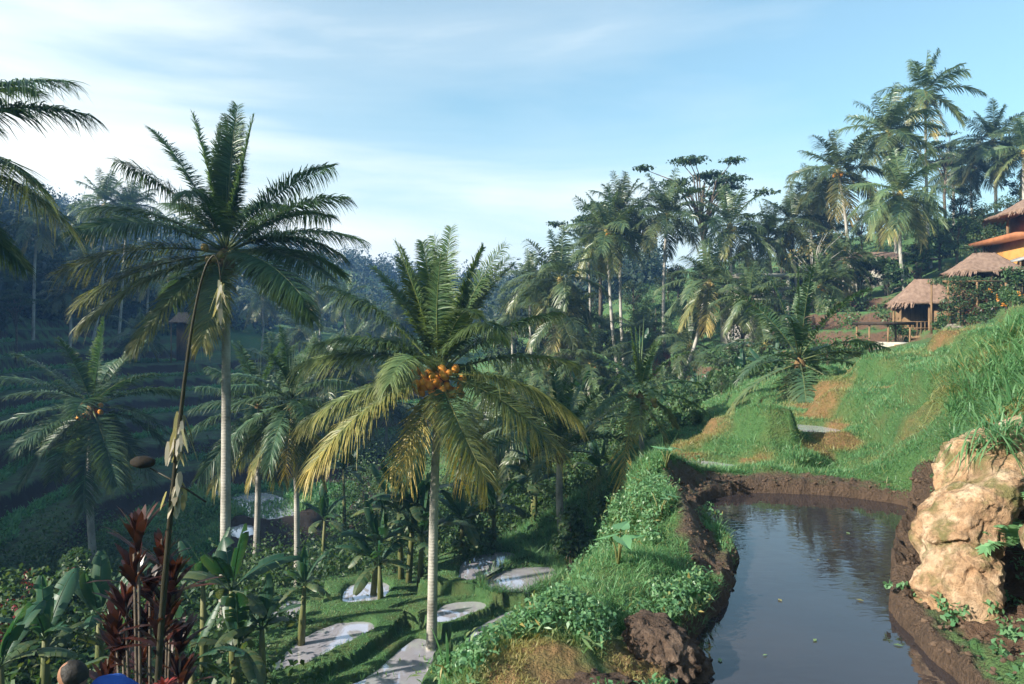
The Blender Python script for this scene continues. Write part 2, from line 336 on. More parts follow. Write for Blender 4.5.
def H(x, y, full=False):
    """Ground height; with full=True also the ground-kind masks."""
    shp = np.shape(x); x = np.asarray(x, float).ravel(); y = np.asarray(y, float).ravel()
    r = np.hypot(x, y); z = base_h(x, y)
    far = sstep(14, 40, r)
    z = z + (.10 * fbm(x * .9, y * .9, o=4, seed=3) + .035 * fbm(x * 5, y * 5, o=3, seed=5)) * (1 - far * .3) + far * .5 * fbm(x * .11, y * .11, o=4, seed=8)
    hump = sstep(10, 12.5, r) * (1 - sstep(30, 40, r)) * sstep(2.5, 4, x)
    # steep drop on the left of the bank, and the gully that parts it from the spur
    xe = np.interp(y, (2, 3, 4.1, 5, 6, 7.5, 9, 10.4, 11.2, 12, 12.8), (-1.6, -1.1, -.55, -.2, .5, .98, 1.42, 1.95, 2.6, 3.1, 3.4)) + .12 * fbm(x * 1.5, y * 1.5, o=3, seed=19)
    dl = np.clip(xe - x, 0, 9); wl = sstep(2.2, 3.2, y) * (1 - sstep(12.2, 13.2, y))
    cut = np.minimum(z, -2.22 - (2.6 + 3.2 * sstep(7, 10, y)) * (1 - np.exp(-dl * 1.15)) - .25 * dl); z = z + (cut - z) * wl * sstep(0, .05, dl)
    rb = sstep(3.0, 3.6, x) * (1 - sstep(7, 8, y)) * sstep(2, 3, y) * (1 - sstep(6, 7, x))
    z = z + rb * (.16 * fbm(x * 3.2, y * 3.2, o=4, seed=17) + .05 * fbm(x * 11, y * 11, o=3, seed=18))
    z = z + hump * (.30 * fbm(x * .42, y * .42, o=3, seed=12) + .24 * (1 - 2 * np.abs(fbm(x * .8, y * .8, o=3, seed=14))))
    if hump.max() > 0:
        for bx, by, bh_, b1, b2 in HUMPS: z = z + bh_ * np.exp(-((x - bx) / b1) ** 2 - ((y - by) / b2) ** 2)
    ms = sstep(10.9, 12.2, y) * sstep(3.2, 4.2, x) * (1 - sstep(28, 36, y)) * .72
    zs, fs = terrace(z + .22 * fbm(x * .35, y * .35, o=3, seed=51), .74, .60); z = z * (1 - ms) + zs * ms
    # farmed terraces of the left valley side
    ml = sstep(-5, -11, x) * sstep(21, 27, y) * (1 - sstep(95, 140, y)) * (1 - sstep(4, 10, z))
    wz = z + .5 * fbm(x * .07, y * .07, o=3, seed=21)
    tz, f1 = terrace(wz, 1.45, .70)
    lip = ml * (np.exp(-((f1 - .66) / .11) ** 2))
    z = z * (1 - ml) + (tz + .22 * lip) * ml
    # terraced risers below the palms on the right
    mr = sstep(9, 13, x) * sstep(38, 42, y) * (1 - sstep(63, 68, y)) * (1 - sstep(30, 34, x))
    tz2, f2 = terrace(z + .4 * fbm(x * .1, y * .1, o=3, seed=31), 1.35, .72)
    z = z * (1 - mr) + tz2 * mr
    riser = np.clip(.55 * ms * sstep(.66, .76, fs) * (1 - sstep(.86, .95, fs)) * sstep(-.1, .35, fbm(x * .6, y * .6, o=3, seed=52)) + ml * sstep(.72, .79, f1) * (1 - sstep(.95, .99, f1)) + mr * sstep(.70, .76, f2) * (1 - sstep(.95, .99, f2)) * np.clip(1.0 + .6 * fbm(x * .5, y * .5, o=3, seed=33), 0, 1), 0, 1)
    mud = np.zeros_like(z); bund = np.zeros_like(z)
    best = np.full_like(z, 1e9); which = np.full(z.shape, -1)
    for pi, (poly, zp, bh, bw) in enumerate(POOLS_ALL):
        lo, hi = poly.min(0) - 4.5, poly.max(0) + 4.5
        k = np.nonzero((x > lo[0]) & (x < hi[0]) & (y > lo[1]) & (y < hi[1]))[0]
        if not len(k): continue
        jx = x[k] + .10 * fbm(x[k] * 2.2, y[k] * 2.2, o=4, seed=41); jy = y[k] + .06 * fbm(x[k] * 2.2 + 9, y[k] * 2.2, o=3, seed=43)
        sd = poly_sd(jx, jy, poly); u = sd < best[k]
        best[k[u]] = sd[u]; which[k[u]] = pi
    for pi, (poly, zp, bh, bw) in enumerate(POOLS_ALL):
        k = np.nonzero(which == pi)[0]
        if not len(k): continue
        sd = best[k]; zz = z[k]
        if pi == 0:
            right = sstep(2.9, 3.5, x[k]) * (1 - sstep(8.3, 9.6, y[k]))         # the rocky side keeps its own slope
            up = zp - .3 + sstep(-.10, .10, sd) * (.3 + bh + .04 * sstep(9.0, 9.6, y[k]) + .05 * fbm(x[k] * 3, y[k] * 3, o=3, seed=44))
            top = np.where(right > 0, up * (1 - right) + right * np.maximum(zz, zp - .3 + .35 * sstep(-.1, .3, sd)), up)
            w = 1 - sstep(.22, .6 + .1 * right, sd)
            z[k] = zz * (1 - w) + np.where(sd < .16, np.minimum(top, np.where(sd < -.02, zp - .12, 9)), top) * w
            mud[k] = np.maximum(mud[k], 1 - sstep(.06, .16 + .3 * right, sd))
            z[k] += (1 - sstep(.25, .5, sd)) * sstep(-.1, .05, sd) * (.055 * fbm(x[k] * 9, y[k] * 9, o=4, seed=46) + .03 * fbm(x[k] * 26, y[k] * 26, o=2, seed=47))
        else:
            wide = 3.2 if pi <= 8 else (2.6 if pi < 12 else .8)
            up = np.where(sd < .25, zp - .2 + sstep(-.10, .25, sd) * (.2 + bh), zp + bh * (.35 + .65 * np.exp(-((sd - .25) / (bw * .7)) ** 2)))
            w = 1 - sstep(wide * .3, wide, sd)
            z[k] = zz * (1 - w) + up * w
            mud[k] = np.maximum(mud[k], (1 - sstep(.03, .14, sd)) * .9)
            bund[k] = np.maximum(bund[k], w)
    if not full: return z.reshape(shp)
    return z, dict(mud=mud, bund=bund, riser=riser, lip=lip, ml=ml, mr=mr)
def H1(x, y): return float(H(np.array([x]), np.array([y]))[0])

PATH = pxpoly([(664, 486), (690, 474), (735, 478), (716, 494), (696, 506), (708, 524), (728, 545), (733, 560), (700, 556), (684, 536), (682, 512)], -2.13)
DRY = [(9.3, 13.6, .5), (7.1, 15.6, .55), (11.2, 17.0, .6), (8.7, 18.8, .7), (6.0, 12.9, .45), (12.6, 22, .8),   # dry orange turf and bare clay patches: x, y, radius
    (4.35, 12.2, .4), (3.0, 13.0, .8), (3.9, 14.6, 1.1), (4.6, 17, 1.2), (5.6, 12.6, .4), (6.3, 13.0, .45), (6.9, 14.4, .5), (7.4, 16.5, .7), (8.6, 19.5, 1.2), (10.3, 20.5, 1.0), (8.8, 15.8, .6),
    (5.6, 8.6, .9), (5.2, 7.6, .8), (12.2, 19, .7), (16, 24, 1.6), (18.5, 25.5, 1.5), (13.2, 16.2, .8), (.2, 4.2, .55), (.9, 4.5, .5)]
def masks(x, y, z, m):
    dry = np.zeros_like(x)
    for a, b, c in DRY:
        dry = np.maximum(dry, 1 - sstep(c * .4, c * 1.15, np.hypot(x - a, y - b) + .3 * c * fbm(x * 2.5, y * 2.5, o=3, seed=61)))
    k = np.hypot(x, y) < 20
    path = np.zeros_like(x); path[k] = 1 - sstep(-.05, .16, poly_sd(x[k], y[k], PATH) + .12 * fbm(x[k] * 4, y[k] * 4, o=3, seed=62))
    sp_ = poly_sd(x[k], y[k], POOL); rim = (1 - sstep(.32, .55, sp_ + .2 * fbm(x[k] * 3, y[k] * 3, o=3, seed=64))) * (sp_ > -.1) * sstep(9.0, 9.5, y[k]) * (1 - sstep(5.0, 5.5, x[k])); path[k] = np.maximum(path[k], rim)
    clay = sstep(3.2, 3.5, x) * (1 - sstep(6.9, 7.8, y)) * sstep(2.0, 3.0, y) * (1 - sstep(-1.15, -.85, z + .3 * fbm(x * 2, y * 2, o=3, seed=66))) * (1 - sstep(5.6, 6.4, x))
    dry = np.maximum(dry * .8, .5 * sstep(.15, .5, fbm(x * .55, y * .55, o=4, seed=63)) * (x > 3))
    return dry, path, clay

def build_ground():
    az = np.concatenate((np.linspace(-180, -52, 50, endpoint=False), np.linspace(-52, 48, 760, endpoint=False), np.linspace(48, 180, 50, endpoint=False)))
    rr = np.concatenate((np.linspace(.2, 2.5, 10, endpoint=False), np.geomspace(2.5, 30, 420, endpoint=False), np.geomspace(30, 140, 170, endpoint=False), np.geomspace(140, 640, 40)))
    A, RR = np.meshgrid(np.radians(az), rr); x = (np.sin(A) * RR).ravel(); y = (np.cos(A) * RR).ravel()
    z, m = H(x, y, True)
    dry, path, clay = masks(x, y, z, m)
    mud = np.clip(np.maximum(m['mud'], path * .85), 0, 1)
    # kinds of ground: R mud, G dry turf / clay, B terrace riser soil; A valley soil
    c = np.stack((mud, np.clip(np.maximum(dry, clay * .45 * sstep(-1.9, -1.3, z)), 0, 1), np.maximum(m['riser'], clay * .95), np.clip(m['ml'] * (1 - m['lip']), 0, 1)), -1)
    na, nr = len(az), len(rr)
    i = np.arange(nr - 1)[:, None] * na; j = np.arange(na)[None]; j2 = (j + 1) % na
    q = np.stack((i + j2, i + j, i + na + j, i + na + j2), -1).reshape(-1, 4)
    v = np.stack((x, y, z), -1)
    v = np.vstack((v, [[0, 0, H1(0, 0)]])); c = np.vstack((c, [[0, 0, 0, 0]]))
    t = np.stack((np.full(na, nr * na), np.arange(na), (np.arange(na) + 1) % na), -1)[:, [0, 2, 1]]
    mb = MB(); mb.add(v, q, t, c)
    m_, nt, nd, lk = newmat('ground')
    at = N(nt, 'ShaderNodeAttribute', attribute_name='tint'); sp = nd.new('ShaderNodeSeparateColor'); lk.new(at.outputs['Color'], sp.inputs[0])
    vec = coords(nt, 'Object')
    n1 = noise_(nt, 1.3, 8, .6, vec); n2 = noise_(nt, 7, 6, .65, vec); n3 = noise_(nt, 28, 4, .7, vec)
    grass = mixc(nt, n2, (.036, .105, .032), (.09, .18, .06)); grass = mixc(nt, ramp(nt, n1, [(.45, (0, 0, 0)), (.75, (.6, .6, .6))]), grass, (.15, .12, .045))
    soil = mixc(nt, n2, (.028, .020, .014), (.15, .098, .066)); soil = mixc(nt, ramp(nt, n3, [(.5, (0, 0, 0)), (.8, (.5, .5, .5))]), soil, (.16, .105, .075))
    clay = mixc(nt, n2, (.13, .075, .030), (.30, .18, .085)); clay = mixc(nt, ramp(nt, n3, [(.52, (0, 0, 0)), (.7, (.7, .7, .7))]), clay, (.09, .11, .03))
    riser = mixc(nt, n2, (.022, .016, .012), (.19, .11, .068)); riser = mixc(nt, ramp(nt, n3, [(.5, (0, 0, 0)), (.75, (.6, .6, .6))]), riser, (.17, .11, .075))
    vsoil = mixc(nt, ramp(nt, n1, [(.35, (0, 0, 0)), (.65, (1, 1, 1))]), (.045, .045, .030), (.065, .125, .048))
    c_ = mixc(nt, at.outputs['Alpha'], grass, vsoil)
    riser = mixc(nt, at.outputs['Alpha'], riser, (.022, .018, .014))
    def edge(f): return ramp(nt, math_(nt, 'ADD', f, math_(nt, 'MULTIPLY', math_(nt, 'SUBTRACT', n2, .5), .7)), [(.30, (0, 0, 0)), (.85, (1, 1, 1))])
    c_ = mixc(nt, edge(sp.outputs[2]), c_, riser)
    c_ = mixc(nt, edge(sp.outputs[1]), c_, clay)
    em = edge(sp.outputs[0]); c_ = mixc(nt, em, c_, soil)
    hgt = math_(nt, 'ADD', math_(nt, 'MULTIPLY', n2, 1.0), math_(nt, 'MULTIPLY', n3, .6))
    rgh = math_(nt, 'SUBTRACT', .95, math_(nt, 'MULTIPLY', em, .3))
    finish(nt, principled(nt, c_, rgh, .25, bump(nt, hgt, 1.0, .10)).outputs[0])
    tag(mb.build('terrain', m_), kind='structure')

def water_mat(name, deep, rough, rip, scale, rings=None, ior=1.33, mirror=0):
    m, nt, nd, lk = newmat(name)
    v = coords(nt, 'Object')
    n = noise_(nt, 1.4, 4, .5, v)
    c = mixc(nt, n, deep, tuple(k * 1.6 for k in deep))
    n1 = noise_(nt, scale, 2, .5, coords(nt, 'Object', (1, 2.4, 1)), .6)
    h = n1
    if rings:
        mp = nd.new('ShaderNodeMapping'); mp.inputs['Location'].default_value = (-rings[0], -rings[1], 0); lk.new(v, mp.inputs['Vector'])
        ln = nd.new('ShaderNodeVectorMath'); ln.operation = 'LENGTH'; lk.new(mp.outputs[0], ln.inputs[0])
        w = math_(nt, 'SINE', math_(nt, 'ADD', math_(nt, 'MULTIPLY', ln.outputs['Value'], 38), math_(nt, 'MULTIPLY', n, 9)))
        f = math_(nt, 'POWER', 2.718, math_(nt, 'MULTIPLY', ln.outputs['Value'], -.75))
        h = math_(nt, 'ADD', math_(nt, 'MULTIPLY', n1, .7), math_(nt, 'MULTIPLY', w, math_(nt, 'MULTIPLY', f, .5)))
    b = principled(nt, c, rough, .5, bump(nt, h, rip, .02), mirror); b.inputs['IOR'].default_value = ior
    finish(nt, b.outputs[0]); return m
def build_water():
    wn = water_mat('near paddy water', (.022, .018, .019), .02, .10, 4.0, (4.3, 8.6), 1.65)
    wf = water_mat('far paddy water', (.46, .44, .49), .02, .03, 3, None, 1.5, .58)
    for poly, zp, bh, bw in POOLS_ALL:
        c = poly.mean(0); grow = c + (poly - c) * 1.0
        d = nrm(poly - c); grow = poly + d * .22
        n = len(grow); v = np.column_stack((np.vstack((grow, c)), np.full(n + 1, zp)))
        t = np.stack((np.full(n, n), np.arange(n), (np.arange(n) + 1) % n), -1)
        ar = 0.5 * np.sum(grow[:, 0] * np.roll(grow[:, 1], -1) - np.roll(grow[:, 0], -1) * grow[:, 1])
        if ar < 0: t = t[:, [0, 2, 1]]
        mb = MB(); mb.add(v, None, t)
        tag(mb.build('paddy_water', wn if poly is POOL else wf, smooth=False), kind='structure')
# ------------------------------------------------------------------ plant builders
Z3 = np.array((0, 0, 1.))
def strip_leaves(mb, base, d, wv, ln, wid, hang, prof, us, col=None, tipdry=0.0, curl=None):
    """Many leaf strips at once: base (M,3), direction d, width vector wv, length, width; prof = width at each station us."""
    Mn = len(base); us = np.asarray(us); K = len(us)
    ln = np.broadcast_to(ln, (Mn,)); hang = np.broadcast_to(hang, (Mn,)); wid = np.broadcast_to(wid, (Mn,))
    p = base[:, None] + (d[:, None] * us[None, :, None]) * ln[:, None, None] - Z3 * (hang[:, None] * us ** 2 * ln[:, None])[..., None]
    if curl is not None: p = p + curl[:, None] * (us ** 2)[None, :, None] * ln[:, None, None]
    w = wv[:, None] * (np.asarray(prof)[None] * wid[:, None])[..., None] * .5
    v = np.stack((p - w, p + w), 2)                       # M,K,2,3
    i = np.arange(Mn)[:, None] * K * 2 + np.arange(K - 1)[None] * 2
    q = np.stack((i, i + 1, i + 3, i + 2), -1).reshape(-1, 4)
    c = np.zeros((Mn, K, 2, 4))
    if col is not None: c[...] = col[:, None, None, :]
    c[..., 1] = np.clip(c[..., 1] + tipdry * us[None, :, None] ** 2, 0, 1)
    mb.add(v.reshape(-1, 3), q, None, c.reshape(-1, 4))

def frond(mb, rb, p0, az, el, L, droop, nl=60, ll=.85, w=.04, hang=.45, dry=0., roll=0., g=rng, bare=.16, fold=25):
    """One pinnate palm frond: arched midrib into rb, two rows of hanging leaflets into mb."""
    n = 16; t = np.linspace(0, 1, n); az = R(az); el = R(el)
    hx = np.array((math.cos(az), math.sin(az), 0))
    d = nrm(hx * math.cos(el) + Z3 * (math.sin(el) - droop * t ** 1.35)[:, None])
    pts = np.asarray(p0) + np.vstack((np.zeros(3), np.cumsum((d[1:] + d[:-1]) / 2, 0))) * L / (n - 1)
    s0 = np.array((math.sin(az), -math.cos(az), 0.)); pts = pts + s0 * (.12 * L * g.normal() * t ** 2)[:, None]
    d = nrm(np.gradient(pts, axis=0)); s = nrm(s0 - d * (d @ s0)[:, None]); nn = np.cross(s, d)
    ro = R(roll) * (.3 + t); s, nn = s * np.cos(ro)[:, None] + nn * np.sin(ro)[:, None], nn * np.cos(ro)[:, None] - s * np.sin(ro)[:, None]
    rc = np.zeros((n, 4)); rc[:, 0] = .9; rc[:, 1] = .25 + .5 * dry; rc[:, 3] = 1
    tube(rb, pts, np.interp(t, (0, .08, .4, 1), (.06, .035, .02, .006)) * (L / 4.5), 5, rc)
    for sg in (1, -1):
        tt = np.clip(np.linspace(bare, .985, nl) + g.normal(0, .25 / nl, nl), .05, .99)
        ip = lambda a: np.stack([np.interp(tt, t, a[:, k]) for k in range(3)], -1)
        b, dd, ss, n2 = ip(pts), nrm(ip(d)), nrm(ip(s)), nrm(ip(nn))
        fa = np.radians(14 + 40 * tt ** 1.8 + g.normal(0, 5, nl)); li = np.radians(fold * (1 - .6 * tt) + g.normal(0, 6, nl))
        dr = nrm(sg * ss * (np.cos(fa) * np.cos(li))[:, None] + dd * np.sin(fa)[:, None] + n2 * (np.sin(li))[:, None])
        wv = nrm(dd - dr * (dd * dr).sum(1, keepdims=True) + n2 * (sg * -.35 + g.normal(0, .25, nl))[:, None])
        ln = ll * np.sin(np.pi * (.16 + .74 * tt)) ** .7 * g.uniform(.85, 1.1, nl)
        miss = g.random(nl) < (.04 + .2 * dry); ln = np.where(miss, ln * .35, ln)
        c = np.zeros((nl, 4)); c[:, 0] = np.clip(g.normal(.45, .25, nl), 0, 1); c[:, 3] = 1
        c[:, 1] = np.clip(dry * (.06 + 1.1 * tt ** 2.2) * g.uniform(.3, 1.3, nl) + .04, 0, 1)
        strip_leaves(mb, b, dr, wv, ln, w * (.8 + .4 * np.sin(np.pi * tt)), hang * g.uniform(.5, 1.3, nl) * (.6 + .6 * tt), (.55, 1, .8, .12), (0, .33, .7, 1), c, .12 + .65 * dry)

def crown_specs(n, L, g, top=82, low=-45, old=.35, droop=(.35, 1.05)):
    """Fronds of a whole crown: youngest upright in the middle, oldest hanging."""
    o = []
    for i in range(n):
        f = i / (n - 1); e = top + (low - top) * f ** .85 + g.normal(0, 6)
        o.append((i * 137.5 + g.normal(0, 9), e, L * (1 - .15 * (1 - f)) * g.uniform(.88, 1.08), droop[0] + (droop[1] - droop[0]) * min(1, f * 1.3) + g.normal(0, .1), max(0., (f - .72) * 3.2) * old))
    return o

def trunk_pts(a, b, bend, g, n=14, flare=True):
    a, b = np.asarray(a, float), np.asarray(b, float); t = np.linspace(0, 1, n)[:, None]
    side = nrm(np.array((g.normal(), g.normal(), 0))) * np.linalg.norm(b - a)
    p = a + (b - a) * t + side * bend * np.sin(np.pi * t)
    # palms lean at the foot and straighten towards the crown
    off = (b - a) * np.array((1, 1, 0)); p = p + off * (.35 * np.sin(np.pi * t) * (1 - t))
    return p
def palm_trunk(root, a, b, r, g, bend=.02, mat='bark', seg=9):
    mb = MB(); p = trunk_pts(a, b, bend, g, 26); t = np.linspace(0, 1, 26)
    rad = r * (1.0 - .32 * t) * (1 + .55 * np.exp(-t * 22)) * (1 + .008 * np.sin(np.arange(26) * 2.4))
    tube(mb, p, rad, seg); tr = mb.build('trunk', M[mat], root); return tr

def hero_palm(label, foot, top, r, specs, mat='palm', nl=110, ll=.95, w=.034, hang=.8, coco=None, ncoco=0, dead=0, spear=True, group=None, seed=1, bend=.02, cat='palm tree', lsc=1.0):
    g = np.random.default_rng(seed); foot, top = np.asarray(foot, float), np.asarray(top, float)
    root = empty('coconut_palm', foot, label, cat, group); c = top - foot
    palm_trunk(root, (0, 0, -.4), c - (0, 0, .12), r, g, bend, seg=12)
    b = MB(); k_ = min(1.0, specs[0][2] / 4.4); ball(b, c - (0, 0, .25 * k_), .27 * k_, 12, 8, sq=(1, 1, 1.7), noise=.5, ns=3); b.build('crown_base', M['boot'], root)
    for sp in specs:
        az, el, L, dr = sp[:4]; L = L * lsc; dry = sp[4] if len(sp) > 4 else 0.; roll = sp[5] if len(sp) > 5 else g.normal(0, 14)
        mb, rb = MB(), MB(); h = np.array((math.cos(R(az)), math.sin(R(az)), 0)) * .12
        frond(mb, mb, c + h * max(0.1, math.cos(R(el))) + (0, 0, .25 * math.sin(R(el))), az, el, L, dr, nl, ll * L / 4.6 * (.7 if el > 58 else 1), w, hang * (.5 if el > 58 else 1), dry, roll, g)
        mb.build('frond', M[mat], root)
    if spear:
        mb = MB()
        for k in range(3): tube(mb, [c, c + (.05 * k - .05, .04, 1.0), c + (.15 * k - .15, .05, 2.2 + .3 * k)], (.04, .03, .005), 6, np.array((.7, .1, 0, 1)))
        mb.build('spear_leaf', M[mat], root)
    if ncoco:
        nm = MB(); ball(nm, (0, 0, 0), .118, 14, 10, sq=(1, 1, 1.22)); me = nm.mesh('coconut', M[coco])
        for k in range(ncoco):
            a = g.uniform(180, 380) if k % 4 else g.uniform(0, 360); rr = g.uniform(.25, .8); cl = k % 3
            p = c + np.array((math.cos(R(a)) * rr, math.sin(R(a)) * rr, -.1 - .45 * g.random() + (.35 if cl == 0 else 0)))
            o = link('coconut', me, root, p, g.uniform(0, 6), g.uniform(.8, 1.15)); o.rotation_euler = (g.normal(0, .6), g.normal(0, .6), 0)
    if dead:
        for k in range(dead):
            mb = MB(); frond(mb, mb, c - (0, 0, .2), g.uniform(200, 340), -48, 3.2, .9, 40, .7, .03, .9, 1.3, 0, g); mb.build('dead_frond', M[mat], root)
    return root

# a handful of whole crowns shared by the palms farther off
CROWN = []; NUT = {}
def make_crowns():
    for k in range(7):
        g = np.random.default_rng(100 + k); mb = MB()
        n = (26, 24, 28, 22, 30, 25, 20)[k]
        for (az, el, L, dr, dry) in crown_specs(n, 4.6, g, 84, (-48, -55, -40, -52, -60, -35, -58)[k], (.5, .9, .3, .8, .6, .2, 1.0)[k]):
            frond(mb, mb, (0, 0, .1), az, el, L, dr * 1.2, 58, 1.1, .068, .65, dry, g.normal(0, 18), g)
        ball(mb, (0, 0, -.15), .28, 8, 6, (.5, .9, 0, 1), (1, 1, 1.6))
        CROWN.append(mb.mesh('crown', M['palm_far']))
def far_palm(label, foot, top, r=.15, crown=0, sc=1., rz=0., group=None, coco=True, bend=.03, seed=0, lean=(0, 0), mat='bark'):
    g = np.random.default_rng(seed + 900); foot, top = np.asarray(foot, float), np.asarray(top, float)
    root = empty('coconut_palm', foot, label, 'palm tree', group); c = top - foot
    palm_trunk(root, (0, 0, -.5), c, r, g, bend, seg=7, mat=mat)
    o = link('crown', CROWN[crown % len(CROWN)], root, c, rz, sc); o.rotation_euler = (lean[0], lean[1], rz)
    if coco:
        if 'me' not in NUT:
            nm = MB(); ball(nm, (0, 0, 0), .15, 8, 6); NUT['me'] = nm.mesh('coconut', M['coconut']); NUT['g'] = NUT['me'].copy(); NUT['g'].materials.clear(); NUT['g'].materials.append(M['coconut_green'])
        for k in range(6):
            a = g.uniform(0, 6.28); link('coconut', NUT['g' if seed % 2 else 'me'], root, c + np.array((math.cos(a) * .38, math.sin(a) * .38, -.15 - .35 * g.random())), 0, sc)
    return root

def banana_leaf(mb, p0, az, el, L, W, droop, g, dry=0.):
    n = 15; t = np.linspace(0, 1, n); az, el = R(az), R(el)
    h = np.array((math.cos(az), math.sin(az), 0)); s = np.array((math.sin(az), -math.cos(az), 0.))
    d = nrm(h * math.cos(el) + Z3 * (math.sin(el) - droop * t ** 1.4)[:, None])
    pts = np.asarray(p0) + np.vstack((np.zeros(3), np.cumsum(d[1:], 0))) * L / (n - 1); nn = np.cross(s, d)
    base = g.uniform(.25, .6); cl = np.zeros((n, 4)); cl[:, 0] = 1; cl[:, 1] = .15; cl[:, 3] = 1
    tube(mb, pts, np.interp(t, (0, .2, 1), (.035, .022, .005)) * L / 2, 5, cl)
    wid = W * np.clip(np.sin(np.pi * np.clip((t - .10) / .93, 0, 1)), 0, 1) ** .55
    for sg in (1, -1):
        ang = g.normal(8, 6); 
        for i in range(n - 1):
            if t[i] < .12: continue
            if g.random() < .30: ang = g.normal(0, 22); 
            a = R(18 - 30 * t[i] + ang); gap = 1 if g.random() > .16 else .88
            vs = []
            for k, q in ((i, 0), (i + 1, 1)):
                kk = pts[k] if q == 0 or gap == 1 else pts[k] * gap + pts[k - 1] * (1 - gap)
                for u, bend in ((0, 0), (.5, 0), (1, -.35)):
                    aa = a + bend; vs.append(kk + wid[k] * u * .5 * (sg * s * math.cos(aa) + nn[k] * math.sin(aa)) + d[k] * wid[k] * u * .18)
            c = np.array((np.clip(base + g.normal(0, .12), 0, 1), dry * g.uniform(.2, 1), 0, 1)); c = np.tile(c, (6, 1)); c[2::3, 1] += .12
            mb.add(vs, [(0, 3, 4, 1), (1, 4, 5, 2)] if sg > 0 else [(0, 1, 4, 3), (1, 2, 5, 4)], None, c)
def banana_plant(label, foot, h, L=2.0, W=.55, n=8, group=None, seed=0, stems=1, dry=.15):
    g = np.random.default_rng(seed + 5000); root = empty('banana_plant', foot, label, 'banana plant', group)
    for k in range(stems):
        o = np.array((g.normal(0, .35), g.normal(0, .35), 0)) * (k > 0); hh = h * (1 if k == 0 else g.uniform(.6, .9))
        top = o + (g.normal(0, .12), g.normal(0, .12), hh)
        mb = MB(); tube(mb, [o + (0, 0, -.3), o * .5 + top * .5, top], (.13, .10, .05), 9); mb.build('stem', M['stemgreen'], root)
        mb = MB()
        for i in range(n):
            f = i / max(1, n - 1); banana_leaf(mb, top, i * 137.5 + g.uniform(-25, 25) + seed * 40, 80 - 75 * f + g.normal(0, 7), L * g.uniform(.8, 1.1) * (1 if f < .8 else .85), W * g.uniform(.85, 1.15), .35 + .9 * f, g, dry * (f > .6) * 2)
        mb.build('foliage', M['banana'], root)
    return root

def leafcloud(mb, cen, rad, n, size, g, sq=.8, shell=.55, dry=.06, up=.35, aspect=.55):
    """n small folded leaves spread through an ellipsoid round each centre."""
    cen = np.atleast_2d(cen); Mn = len(cen) * n; rad = np.broadcast_to(rad, (len(cen),))
    d = nrm(g.normal(size=(Mn, 3))); rr = g.uniform(shell, 1.0, Mn) ** .8
    C = np.repeat(cen, n, 0); RR = np.repeat(rad, n)
    p = C + d * (rr * RR)[:, None] * np.array((1, 1, sq))
    ax = nrm(d * .6 + g.normal(0, .7, (Mn, 3)) - Z3 * .15); nr = nrm(d * .5 + Z3 * up + g.normal(0, .45, (Mn, 3)))
    sd = nrm(np.cross(ax, nr)); L = size * g.uniform(.6, 1.3, Mn)[:, None]
    v = np.stack((p - ax * L * .5, p + sd * L * aspect * .5 + nr * L * .08, p + ax * L * .5 - Z3 * L * .1, p - sd * L * aspect * .5 + nr * L * .08), 1)
    i = np.arange(Mn)[:, None] * 4
    c = np.zeros((Mn, 4, 4)); c[..., 3] = 1; c[..., 0] = np.clip(np.repeat(g.uniform(0, 1, len(cen)), n) * .5 + g.random(Mn) * .5, 0, 1)[:, None]
    c[..., 1] = (dry * g.exponential(1, Mn)).clip(0, 1)[:, None]
    mb.add(v.reshape(-1, 3), i + np.arange(4)[None], None, c.reshape(-1, 4))

